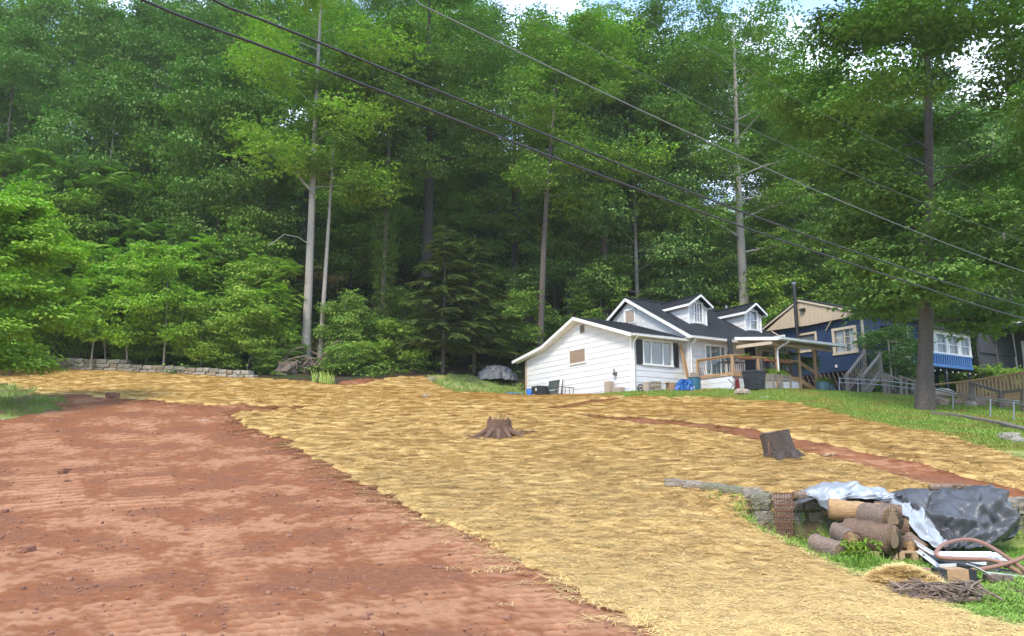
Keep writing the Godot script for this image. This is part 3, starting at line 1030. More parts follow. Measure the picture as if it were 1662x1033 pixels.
	board(h, "fascia", M.trim, hl(3.03, 2.75, -0.80), hl(3.03, 5.49, 4.04), 0.15, 0.05)
	board(h, "fascia", M.trim, hl(3.03, 5.49, 4.04), hl(3.03, 2.80, 8.8), 0.15, 0.05)
	board(h, "soffit", M.trim, hl(3.17, 2.80, -0.6), hl(3.17, 5.44, 4.03), 0.03, 0.26)
	block(h, "soffit", M.trim, hl(7.0, 2.78, -0.55), Vector3(7.9, 0.04, 0.46))
	gutter(h, hl(3.05, 2.82, -0.84), hl(11.0, 2.82, -0.84))
	rod(h, "downspout", M.trim, [hl(3.36, 2.76, -0.82), hl(3.36, 2.66, -0.78), hl(3.42, 2.45, -0.42), hl(3.42, 2.3, -0.38), hl(3.42, 0.05, -0.38)], 0.04)
	# dormers
	for f in [5.28, 9.46]:
		var fl := 0.95
		var wd := 0.62
		var ey := 4.83
		var py := 5.30
		var face := PackedVector2Array([Vector2(f - wd, 3.6), Vector2(f + wd, 3.6), Vector2(f + wd, ey), Vector2(f, py), Vector2(f - wd, ey)])
		var hole := rect(f - 0.25, 3.93, f + 0.35, 4.98)
		clad(h, "dormer_board", M.siding, face, hl(0, 0, fl), AX, -AL, 0.27, 3.6, [hole])
		window(h, hl(f + 0.05, 4.455, fl), AX, -AL, 0.68, 1.13, 0.07, M.trim, [0.34, 0.33, 0.33] if f < 6.0 else [1.0], 2, M.curtain if f > 6.0 else null, 0.5)
		for e in [-1.0, 1.0]:
			clad(h, "dormer_board", M.siding, PackedVector2Array([Vector2(fl, 3.75), Vector2(2.95, ey - 0.05), Vector2(2.95, ey), Vector2(fl, ey)]), hl(f + e * wd, 0, 0), AL, AX * e, 0.27, 3.6)
			# sloping sheets
			var s := Shape.new()
			var run := Vector2(0.84, 0.57).length()
			var up := Vector3(e * 0.57, 0.84, 0).normalized()
			var dirn := Vector3(-e * 0.84, 0.57, 0).normalized()
			for k in 7:
				var lc := fl - 0.32 + (k + 0.5) * 0.44
				var sh := Shape.new()
				sh.box(Transform3D(), Vector3(run, 0.025, 0.435))
				sh.box(Transform3D(Basis(), Vector3(0, 0.022, 0.2)), Vector3(run, 0.03, 0.035), 0.006)
				part(h, "dormer_roof_sheet", sh.mesh(), M.metal_roof, Transform3D(Basis(dirn, up, dirn.cross(up)), hl(f + e * 0.42, py + 0.09 - 0.285, lc)))
			board(h, "dormer_fascia", M.trim, hl(f + e * 0.85, ey - 0.06, fl - 0.33), hl(f + e * 0.85, ey - 0.06, 2.8), 0.13, 0.04)
			board(h, "dormer_fascia", M.trim, hl(f + e * 0.86, ey - 0.06, fl - 0.34), hl(f, py + 0.04, fl - 0.34), 0.10, 0.03)
			block(h, "corner_board", M.trim, hl(f + e * wd, 4.25, fl - 0.03), Vector3(0.08, 1.14, 0.06))
		block(h, "ridge_cap", M.metal_roof, hl(f, py + 0.12, fl + 1.2), Vector3(0.16, 0.04, 3.05))
	rod(h, "roof_vent", M.pipe_steel, [hl(9.9, 4.9, 3.2), hl(9.9, 5.75, 3.2)], 0.07)

func iron_baluster() -> ArrayMesh:
	var s := Shape.new()
	var p := []
	var r := []
	for k in 9:
		var t := k / 8.0
		p.append(Vector3(0, t * 0.74, sin(t * TAU) * -0.02 + (sin(t * PI) * 0.07 if t < 0.6 else sin(t * PI) * 0.03)))
		r.append(0.011)
	s.tube(p, r, 5)
	return s.mesh()

func build_porch() -> void:
	var h := thing("porch", "raised front porch with honey wood railing and low shed roof", "porch", HOME, TURN)
	var fy := 0.78
	var d0 := -2.73
	for k in 17:                                               # deck boards run along the front
		block(h, "deck_board", M.new_wood, hl(6.0, fy - 0.02, -0.36 - (k + 0.5) * 0.14), Vector3(4.7, 0.035, 0.134))
	for k in 3: block(h, "skirt_board", M.siding, hl(6.02, 0.60 - k * 0.26, d0 + 0.03), Vector3(4.6, 0.25, 0.03))
	for k in 3: block(h, "skirt_board", M.siding, hl(3.70, 0.60 - k * 0.26, -1.6), Vector3(0.03, 0.25, 2.2))
	block(h, "rim_board", M.new_wood, hl(6.02, fy - 0.03, d0 - 0.005), Vector3(4.66, 0.09, 0.05))
	var bal := iron_baluster()
	# left side rail, from the wall to the corner
	var corners := [hl(3.7, fy, -0.5), hl(3.7, fy, d0), hl(5.40, fy, d0), hl(8.36, fy, d0)]
	for p in corners: block(h, "post", M.post_wood, p + UP * 0.42, Vector3(0.11, 0.98, 0.11))
	for k in 3:
		var a: Vector3 = corners[k]
		var b: Vector3 = corners[k + 1]
		beam(h, "top_rail", M.new_wood, a + UP * 0.92, b + UP * 0.92, 0.13, 0.05)
		beam(h, "rail", M.new_wood, a + UP * 0.86, b + UP * 0.86, 0.04, 0.09)
		beam(h, "rail", M.new_wood, a + UP * 0.08, b + UP * 0.08, 0.04, 0.09)
		var n := int((b - a).length() / 0.125)
		for i in range(1, n):
			var q := a.lerp(b, float(i) / n)
			part(h, "baluster", bal, M.iron, Transform3D(Basis(UP, 0.0 if k else -PI / 2), q + UP * 0.1))
	# roof
	var n := 14
	for k in n:
		var f := 6.14 + (k + 0.5) * 4.9 / n
		var s := Shape.new()
		s.box(Transform3D(), Vector3(4.9 / n - 0.006, 0.03, 2.75))
		s.box(Transform3D(Basis(), Vector3(0.16, 0.025, 0)), Vector3(0.04, 0.03, 2.75), 0.006)
		part(h, "roof_sheet", s.mesh(), M.metal_roof, Transform3D(Basis(Vector3.RIGHT, 0.125), hl(f, 2.82, -2.1)))
	block(h, "ceiling_panel", M.tan_trim, hl(8.6, 2.73, -2.1), Vector3(4.8, 0.05, 2.6), Basis(Vector3.RIGHT, 0.125))
	beam(h, "fascia", M.trim, hl(6.12, 2.93, -0.75), hl(6.12, 2.57, -3.46), 0.05, 0.16)
	beam(h, "fascia", M.trim, hl(6.1, 2.57, -3.47), hl(11.08, 2.57, -3.47), 0.05, 0.14)
	beam(h, "beam", M.tan_trim, hl(6.2, 2.50, -0.75), hl(6.2, 2.44, -3.0), 0.1, 0.16)
	beam(h, "beam", M.tan_trim, hl(6.2, 2.45, -2.8), hl(10.9, 2.45, -2.8), 0.1, 0.18)
	for p in [[6.72, -2.78], [8.36, -2.74], [9.55, -1.3], [10.55, -2.1], [9.55, -2.74]]:
		block(h, "roof_post", M.post_wood, hl(p[0], 1.4, p[1]), Vector3(0.12, 2.2, 0.12))
	gutter(h, hl(6.1, 2.62, -3.55), hl(11.08, 2.62, -3.55))
	rod(h, "downspout", M.trim, [hl(6.75, 2.56, -3.55), hl(6.75, 2.46, -3.5), hl(6.62, 2.2, -3.0), hl(6.62, 2.05, -2.92), hl(6.62, 0.0, -2.9)], 0.045)
	# steps down to the side with two rails
	for k in 4:
		block(h, "step", M.new_wood, hl(8.62 + k * 0.34, fy - 0.16 - k * 0.17, -2.05), Vector3(0.36, 0.05, 1.25))
		block(h, "riser", M.trim, hl(8.46 + k * 0.34, fy - 0.1 - k * 0.17, -2.05), Vector3(0.03, 0.16, 1.25))
	for l in [-2.73, -1.38]:
		var a := hl(8.36, fy, l)
		var b := hl(9.95, fy - 0.55, l)
		block(h, "post", M.post_wood, b + UP * 0.38, Vector3(0.12, 1.06, 0.12))
		if l > -2.0: block(h, "post", M.post_wood, a + UP * 0.45, Vector3(0.11, 1.0, 0.11))
		beam(h, "top_rail", M.new_wood, a + UP * 0.93, b + UP * 0.84, 0.13, 0.05)
		beam(h, "rail", M.new_wood, a + UP * 0.85, b + UP * 0.76, 0.04, 0.08)
		beam(h, "stringer", M.new_wood, a - UP * 0.02, b - UP * 0.06, 0.05, 0.22)
		for i in range(1, 11): part(h, "baluster", bal, M.iron, Transform3D(Basis(), a.lerp(b, i / 11.0) + UP * 0.08))

func dress_porch() -> void:
	# things standing on and round the porch
	var c := 0.78
	for q in [[4.45, 0.75], [6.1, 0.6], [7.2, 0.75]]:
		var t := thing("flower_box", "terracotta flower box with trailing plants hung on the porch rail", "planter", home(q[0], c + 0.82, -2.80), TURN, "planters along the porch rail")
		var s := Shape.new()
		s.box(Transform3D(), Vector3(q[1], 0.15, 0.2), 0.03)
		s.box(Transform3D(Basis(), Vector3(0, 0.08, 0)), Vector3(q[1] + 0.03, 0.025, 0.23), 0.01)
		shape_part(t, "box", s, M.terracotta)
		sprigs(t, q[1] * 0.45, 0.08, 0.10, 16, M.leaf_light)
	# closed parasol
	var u := thing("closed_parasol", "closed black patio parasol on a pole behind the porch rail", "parasol", home(4.72, c, -1.7), TURN)
	rod(u, "pole", M.iron, [Vector3(0, 0, 0), Vector3(0, 1.05, 0)], 0.022)
	var s := Shape.new()
	var pp := []; var rr := []
	for k in 10:
		var t := k / 9.0
		pp.append(Vector3(0.02 * sin(t * 5), 0.85 + t * 1.25, 0))
		rr.append([0.23, 0.19, 0.15, 0.12, 0.10, 0.115, 0.13, 0.115, 0.07, 0.02][k])
	s.tube(pp, rr, 14, true, 0.22, 1.0)
	shape_part(u, "canopy", s, M.black_plastic)
	# patio table and chairs behind the rail
	var tb := thing("patio_table", "dark metal patio table behind the porch corner post", "table", home(4.5, c, -1.9), TURN)
	block(tb, "tabletop", M.iron, Vector3(0, 0.70, 0), Vector3(1.1, 0.03, 0.7))
	for e in [[-0.5, -0.3], [0.5, -0.3], [-0.5, 0.3], [0.5, 0.3]]: rod(tb, "leg", M.iron, [Vector3(e[0], 0, e[1]), Vector3(e[0], 0.69, e[1])], 0.02, 6)
	# hanging ferns
	for q in [[7.9, -2.3], [10.2, -1.9]]:
		var f := thing("hanging_fern", "big drooping fern hanging under the porch roof", "fern", home(q[0], 2.36, q[1]), TURN, "ferns hanging under the porch roof")
		rod(f, "hanger", M.iron, [Vector3(0, -0.35, 0), Vector3(0, 0.1, 0)], 0.008, 4)
		var b := Shape.new()
		b.tube([Vector3(0, -0.52, 0), Vector3(0, -0.34, 0)], [0.11, 0.16], 10)
		shape_part(f, "pot", b, M.black_plastic)
		var w := []; var cc := PackedColorArray()
		for k in 60:
			var a := rng.randf() * TAU
			var bas := Basis(UP, a) * Basis(Vector3.RIGHT, rng.randf_range(-0.2, 1.1))
			w.append(Transform3D(bas * Basis.from_scale(Vector3.ONE * rng.randf_range(0.5, 0.85)), Vector3(0, -0.32, 0)))
			cc.append(Color(0.6, 0.75, 0.6) * rng.randf_range(0.6, 1.0))
		scatter("fronds", frond, M.leaf_mid, w, cc, f)
	var bc := thing("porch_chest", "dark maroon chest standing on the porch by the steps", "chest", home(8.7, c, -1.0), TURN)
	block(bc, "body", M.maroon, Vector3(0, 0.3, 0), Vector3(0.8, 0.6, 0.5))
	block(bc, "lid", M.maroon, Vector3(0, 0.63, 0), Vector3(0.84, 0.05, 0.54))
	var wb := thing("white_board", "plain white panel leaning at the back of the porch", "panel", home(9.5, c, -0.55), TURN)
	block(wb, "sheet", M.trim, Vector3(0, 0.75, 0), Vector3(1.0, 1.5, 0.03))
	block(wb, "edge_strip", M.silver_wood, Vector3(0, 1.52, 0), Vector3(1.04, 0.04, 0.05))
	# wheeled bin
	var p := home(4.15, 0, -3.55)
	var b := thing("wheeled_bin", "black wheeled rubbish bin with lid before the porch rail", "bin", grounded(p.x, p.z), TURN + 8)
	b.scale = Vector3(0.84, 0.9, 0.84)
	var s2 := Shape.new()
	var lower := [Vector3(-0.40, 0.06, 0.34), Vector3(0.40, 0.06, 0.34), Vector3(0.40, 0.06, -0.34), Vector3(-0.40, 0.06, -0.34)]
	var upper := [Vector3(-0.48, 0.92, 0.42), Vector3(0.48, 0.92, 0.42), Vector3(0.48, 0.92, -0.42), Vector3(-0.48, 0.92, -0.42)]
	for k in 4: s2.quad(lower[k], lower[(k + 1) % 4], upper[(k + 1) % 4], upper[k])
	s2.quad(lower[3], lower[2], lower[1], lower[0])
	shape_part(b, "body", s2, M.black_plastic)
	var s3 := Shape.new()
	s3.box(Transform3D(Basis(), Vector3(0, 0.94, 0)), Vector3(1.04, 0.06, 0.92), 0.02)
	s3.box(Transform3D(Basis(), Vector3(0, 0.99, 0)), Vector3(0.86, 0.07, 0.76), 0.03)
	shape_part(b, "lid", s3, M.black_plastic)
	for e in [-0.36, 0.36]: rod(b, "wheel", M.grey_plastic, [Vector3(e - 0.04, 0.11, -0.34), Vector3(e + 0.04, 0.11, -0.34)], 0.11, 12)
	rod(b, "handle", M.grey_plastic, [Vector3(-0.4, 0.88, -0.5), Vector3(0.4, 0.88, -0.5)], 0.02, 6)
	block(b, "recess", M.grey_plastic, Vector3(-0.12, 0.42, 0.37), Vector3(0.2, 0.07, 0.03))
	block(b, "recess", M.grey_plastic, Vector3(0.1, 0.62, 0.39), Vector3(0.24, 0.05, 0.03))
	# steel drum with blue tarp beside it
	p = home(2.85, 0, -1.1)
	var d := thing("steel_drum", "teal painted steel drum with a dented rim beside the blue tarp", "drum", grounded(p.x, p.z))
	var s4 := Shape.new()
	var dp := []; var drr := []
	for k in [[0.0, 0.285], [0.02, 0.295], [0.04, 0.285], [0.27, 0.285], [0.29, 0.298], [0.31, 0.285], [0.53, 0.285], [0.55, 0.298], [0.57, 0.285], [0.60, 0.285]]:
		dp.append(Vector3(0, k[0], 0)); drr.append(k[1])
	s4.tube(dp, drr, 20)
	shape_part(d, "body", s4, M.teal_paint)
	var s5 := Shape.new()
	s5.tube([Vector3(0, 0.60, 0), Vector3(0, 0.64, 0)], [0.30, 0.30], 20)
	shape_part(d, "rim", s5, M.grey_plastic)
	block(d, "paper_label", M.trim, Vector3(-0.12, 0.13, 0.262), Vector3(0.1, 0.12, 0.02))
	var cu := thing("wooden_crate", "small pale wooden crate standing on the teal drum", "crate", home(2.85, 0.0, -1.1) * Vector3(1, 0, 1) + UP * (d.position.y + 0.64), 20)
	for k in 3: block(cu, "slat", M.buff, Vector3(0, 0.04 + k * 0.075, 0.13), Vector3(0.3, 0.06, 0.02))
	for k in 3: block(cu, "slat", M.buff, Vector3(-0.15, 0.04 + k * 0.075, 0), Vector3(0.02, 0.06, 0.26))
	block(cu, "body", M.buff, Vector3(0, 0.115, 0), Vector3(0.27, 0.22, 0.24))
	p = home(2.1, 0, -1.2)
	drape_cloth("blue_tarp", "crumpled blue tarpaulin heaped beside the teal drum", "tarp", grounded(p.x, p.z, 0.02), TURN, 0.42, 0.32, 0.52, M.blue_plastic, 3)
	p = home(1.75, 0, -0.7)
	var bx := thing("cardboard_carton", "weathered cardboard carton half behind the blue tarp", "carton", grounded(p.x, p.z), 20)
	block(bx, "body", M.cardboard, Vector3(0, 0.2, 0), Vector3(0.4, 0.4, 0.34))
	block(bx, "flap", M.cardboard, Vector3(-0.25, 0.42, 0), Vector3(0.2, 0.012, 0.33), Basis(Vector3(0, 0, 1), 0.5))
	p = home(0.95, 0, -0.5)
	var cr := thing("brick_stack", "short stack of reddish flat stones by the shuttered window wall", "stack", grounded(p.x, p.z), 25)
	for k in 4: block(cr, "stone", M.stone_warm if k % 2 else M.buff, Vector3(rng.randf_range(-0.02, 0.02), 0.07 + k * 0.11, 0), Vector3(0.44, 0.10, 0.3), Basis(UP, rng.randf_range(-0.1, 0.1)))
	# plank leaning on the main house
	p = home(3.0, 0, -0.35)
	var pk := thing("leaning_plank", "tall honey coloured plank leaning on the white house wall", "plank", grounded(p.x, p.z), TURN)
	beam(pk, "board", M.new_wood, Vector3(0.12, 0, 0.18), Vector3(-0.02, 2.25, -0.2), 0.28, 0.05)
	beam(pk, "offcut", M.new_wood, Vector3(0.30, 0, 0.26), Vector3(0.26, 0.62, 0.05), 0.2, 0.04)
	# folded red camp chair
	p = home(3.35, 0, -3.2)
	var ch := thing("camp_chair", "folded camp chair with hanging red cloth beside the black bin", "chair", grounded(p.x, p.z), TURN + 10)
	rod(ch, "leg", M.pipe_steel, [Vector3(-0.7, 0.0, 0.1), Vector3(0.1, 0.62, 0)], 0.018, 6)
	rod(ch, "leg", M.pipe_steel, [Vector3(-0.62, 0.52, 0), Vector3(0.06, 0.03, 0.1)], 0.018, 6)
	var rs := Shape.new()
	for i in 6:
		for j in 5:
			var q := []
			for o in [[0, 0], [1, 0], [1, 1], [0, 1]]:
				var a: float = (i + o[0]) / 6.0
				var e: float = (j + o[1]) / 5.0
				q.append(Vector3(-0.16 + a * 0.46, 0.06 + e * 0.6 - a * 0.04, sin(a * 9.0 + e * 2.0) * 0.05))
			rs.quad(q[0], q[1], q[2], q[3])
	shape_part(ch, "seat_cloth", rs, M.red_cloth)
	# raised planter bed on legs
	p = home(6.0, 0, -3.3)
	var pb := thing("raised_planter", "grey wooden planter box on legs with green herbs before porch skirting", "planter", grounded(p.x, p.z), TURN)
	for k in 2: block(pb, "side_board", M.silver_wood, Vector3(0, 0.50 + k * 0.15, 0.24), Vector3(1.25, 0.14, 0.03))
	for e in [-0.61, 0.61]: block(pb, "side_board", M.silver_wood, Vector3(e, 0.575, 0), Vector3(0.03, 0.29, 0.45))
	block(pb, "soil", M.soil, Vector3(0, 0.6, 0), Vector3(1.18, 0.2, 0.44))
	for e in [[-0.6, 0.27], [0.0, 0.27], [0.6, 0.27], [-0.6, -0.24], [0.6, -0.24]]: block(pb, "leg", M.silver_wood, Vector3(e[0], 0.36, e[1]), Vector3(0.08, 0.74, 0.06))
	sprigs(pb, 0.55, 0.2, 0.34, 150, M.leaf_bright, 0.68)
	# glazed pots by the steps
	for q in [[9.25, -3.35, 1.0, "teal glazed pot with a leafy plant at the porch steps", M.glaze], [10.75, -2.6, 0.75, "smaller blue pot beyond the porch steps newel post", M.glaze], [0.2, -0.7, 0.55, "small buff bucket at the corner of the white house", M.buff]]:
		p = home(q[0], 0, q[1])
		var t := thing("garden_pot", q[3], "pot", grounded(p.x, p.z), 0)
		var ps := Shape.new()
		ps.tube([Vector3(0, 0, 0), Vector3(0, 0.05, 0), Vector3(0, 0.2, 0), Vector3(0, 0.36, 0), Vector3(0, 0.42, 0), Vector3(0, 0.45, 0), Vector3(0, 0.40, 0)], [0.2 * q[2], 0.23 * q[2], 0.32 * q[2], 0.33 * q[2], 0.31 * q[2], 0.34 * q[2], 0.28 * q[2]], 18)
		shape_part(t, "pot_body", ps, q[4])
		if q[2] > 0.7: sprigs(t, 0.2, 0.2, 0.35, 90, M.leaf_mid, 0.42)
	# end wall: bin, condenser, screens, ladder, timber blocks
	p = home(-0.75, 0, 7.75)
	var bb := thing("blue_bin", "bright blue plastic tub beside the black box", "tub", grounded(p.x, p.z, 0.0), TURN)
	var bs := Shape.new()
	bs.tube([Vector3(0, 0, 0), Vector3(0, 0.46, 0), Vector3(0, 0.48, 0)], [0.2, 0.25, 0.27], 16)
	shape_part(bb, "body", bs, M.bright_blue)
	rod(bb, "handle", M.white_metal, [Vector3(-0.25, 0.46, 0), Vector3(-0.15, 0.33, 0.24), Vector3(0.15, 0.33, 0.24), Vector3(0.25, 0.46, 0)], 0.008, 5)
	p = home(-0.7, 0, 6.9)
	var ac := thing("condenser_unit", "black boxy outdoor cooling unit with white stickers at the end wall", "cooling unit", grounded(p.x, p.z), TURN)
	block(ac, "body", M.black_plastic, Vector3(0, 0.32, 0), Vector3(0.62, 0.62, 0.66))
	block(ac, "top_cover", M.grey_plastic, Vector3(0, 0.65, 0), Vector3(0.66, 0.05, 0.7))
	for k in 7: block(ac, "louver", M.grey_plastic, Vector3(0.02, 0.08 + k * 0.08, 0.335), Vector3(0.5, 0.02, 0.02))
	block(ac, "sticker", M.trim, Vector3(-0.315, 0.48, 0.1), Vector3(0.01, 0.16, 0.1))
	block(ac, "sticker", M.trim, Vector3(-0.315, 0.2, -0.12), Vector3(0.01, 0.08, 0.1))
	p = home(-0.3, 0, 6.3)
	var sc := thing("storm_window", "white framed window with green screen leaning on the end wall", "window", grounded(p.x, p.z, 0.02), TURN)
	var tilt := Basis(Vector3(0, 0, 1), -0.16)
	for e in [-0.62, 0.62]: block(sc, "frame", M.trim, tilt * Vector3(0, 0.55, e), Vector3(0.05, 1.12, 0.14), tilt)
	for e in [0.05, 1.08]: block(sc, "frame", M.trim, tilt * Vector3(0, e, 0), Vector3(0.048, 0.09, 1.1), tilt)
	block(sc, "screen", paint(lin(0.055, 0.075, 0.065), 0.6), tilt * Vector3(0.005, 0.55, 0), Vector3(0.02, 1.0, 1.12), tilt)
	block(sc, "mullion", M.trim, tilt * Vector3(-0.01, 0.5, 0), Vector3(0.03, 0.03, 1.1), tilt)
	var la := thing("ladder", "rusty metal ladder lying on its side along the end wall", "ladder", home(-0.35, 0, 5.1), TURN)
	for e in [0.14, 0.52]: rod(la, "side_rail", M.old_wood, [hl(0, e + 0.25, 1.0), hl(0, e, -0.9)], 0.025, 6)
	for k in 6: rod(la, "rung", M.old_wood, [hl(0, 0.14 + 0.24 - k * 0.045, 0.9 - k * 0.34), hl(0, 0.52 + 0.24 - k * 0.045, 0.9 - k * 0.34)], 0.018, 6)
	for q in [[1.35, 0.62, 0.28, "upright sawn timber block against the white end wall"], [0.65, 0.3, 0.5, "low buff timber block beside the corner downspout"]]:
		p = home(-0.35, 0, q[0])
		var tbk := thing("timber_block", q[3], "block", grounded(p.x, p.z, 0.02), TURN)
		var ts := Shape.new()
		ts.box(Transform3D(Basis(), Vector3(0, q[1] * 0.5, 0)), Vector3(0.3, q[1], q[2] + 0.12), 0.02)
		shape_part(tbk, "body", ts, M.buff)
	p = home(0.15, 0, -0.35)
	var wh := thing("old_wheel", "small grey barrow wheel leaning at the house corner", "wheel", grounded(p.x, p.z) + UP * 0.2, TURN)
	var ws := Shape.new()
	var ring := []; var rad := []
	for k in 17:
		ring.append(Vector3(cos(k * TAU / 16.0) * 0.16, sin(k * TAU / 16.0) * 0.16, 0)); rad.append(0.04)
	ws.tube(ring, rad, 8, false)
	shape_part(wh, "tyre", ws, M.grey_plastic)
	rod(wh, "hub", M.rust, [Vector3(0, 0, -0.05), Vector3(0, 0, 0.05)], 0.05)
	for k in 3: rod(wh, "spoke", M.rust, [Vector3(cos(k * 1.05), sin(k * 1.05), 0) * 0.14, Vector3(cos(k * 1.05), sin(k * 1.05), 0) * -0.14], 0.01, 5)
	p = at(805, 618, 44.5)
	drape_cloth("covered_mound", "grey tarpaulin draped over a heap by the wood edge", "tarp", grounded(p.x, p.z, 0.05), 10, 1.05, 0.8, 0.85, M.grey_tarp, 9)
	p = on_ground(832, 641)
	drape_cloth("teal_sheet", "flat teal plastic sheet on the grass by the blue tub", "sheet", grounded(p.x, p.z, 0.0), 30, 0.55, 0.3, 0.12, M.glaze, 12)
	# torn bag and rubble on the lawn
	p = on_ground(1205, 640)
	drape_cloth("torn_sack", "crumpled pale sack lying on the lawn before the bin", "sack", grounded(p.x, p.z, 0.01), 40, 0.42, 0.25, 0.24, M.buff, 14)
	p = on_ground(1242, 646)
	var st := thing("white_stick", "short white stick lying on the lawn", "stick", grounded(p.x, p.z, -0.02), 20)
	beam(st, "piece", M.trim, Vector3(-0.22, 0.0, 0), Vector3(0.22, 0.02, 0.05), 0.05, 0.025)
	beam(st, "splinter", M.trim, Vector3(0.05, 0.02, 0.02), Vector3(0.18, 0.06, -0.04), 0.02, 0.015)

# lumpy cloth over something, from a grid bent over a mound
func drape_cloth(called: String, label: String, cat: String, where: Vector3, turn: float, rx: float, rz: float, tall: float, mat: Material, seed_: int) -> Node3D:
	var t := thing(called, label, cat, where, turn)
	var f := FastNoiseLite.new()
	f.seed = seed_; f.frequency = 1.6 / maxf(rx, 0.3); f.fractal_octaves = 3; f.fractal_type = FastNoiseLite.FRACTAL_RIDGED
	var n := 40
	var m := 14
	var P := []
	for j in m + 1:
		var row := []
		var r := float(j) / m
		for i in n:
			var a := TAU * i / n
			var fold := 1.0 + 0.16 * sin(a * 7.0 + seed_) * r + 0.11 * sin(a * 12.0 + seed_ * 3.0) * r
			var prof := sqrt(maxf(0.0, 1.0 - pow(r, 2.4)))
			var p := Vector3(cos(a) * rx * r * fold, tall * prof, sin(a) * rz * r * fold)
			p += Vector3(cos(a), 0.7, sin(a)) * f.get_noise_3d(p.x * 1.5, p.y, p.z * 1.5) * 0.22 * tall
			p.y = maxf(p.y, 0.0)
			row.append(p)
		P.append(row)
	var s := Shape.new()
	for j in m:
		for i in n:
			var i2 := (i + 1) % n
			if j == 0: s.tri(P[0][0], P[1][i2], P[1][i])
			else: s.quad(P[j][i], P[j][i2], P[j + 1][i2], P[j + 1][i])
	var st := SurfaceTool.new()
	st.create_from(s.mesh(), 0)
	shape_part(t, "cloth", s, mat)
	var hem := []; var hr := []
	for i in n + 1:
		hem.append(P[m][i % n] + UP * 0.012); hr.append(0.012)
	var hs := Shape.new()
	hs.tube(hem, hr, 5, false)
	shape_part(t, "hem", hs, mat)
	return t

func sprigs(parent: Node, half: float, deep: float, tall: float, n: int, mat: Material, y := 0.08) -> void:
	var w := []; var c := PackedColorArray()
	for k in n:
		var p := Vector3(rng.randf_range(-half, half), y + rng.randf_range(0, tall) * rng.randf(), rng.randf_range(-deep, deep))
		w.append(Transform3D(Basis.from_euler(Vector3(rng.randf_range(-0.5, 0.5), rng.randf() * TAU, rng.randf_range(-0.5, 0.5))) * Basis.from_scale(Vector3.ONE * rng.randf_range(0.2, 0.34)), p))
		c.append(Color(0.8, 0.85, 0.7) * rng.randf_range(0.6, 1.0))
	scatter("foliage", clusters[k_mod(parent)], mat, w, c, parent)

func k_mod(p: Node) -> int:
	return p.get_index() % clusters.size()

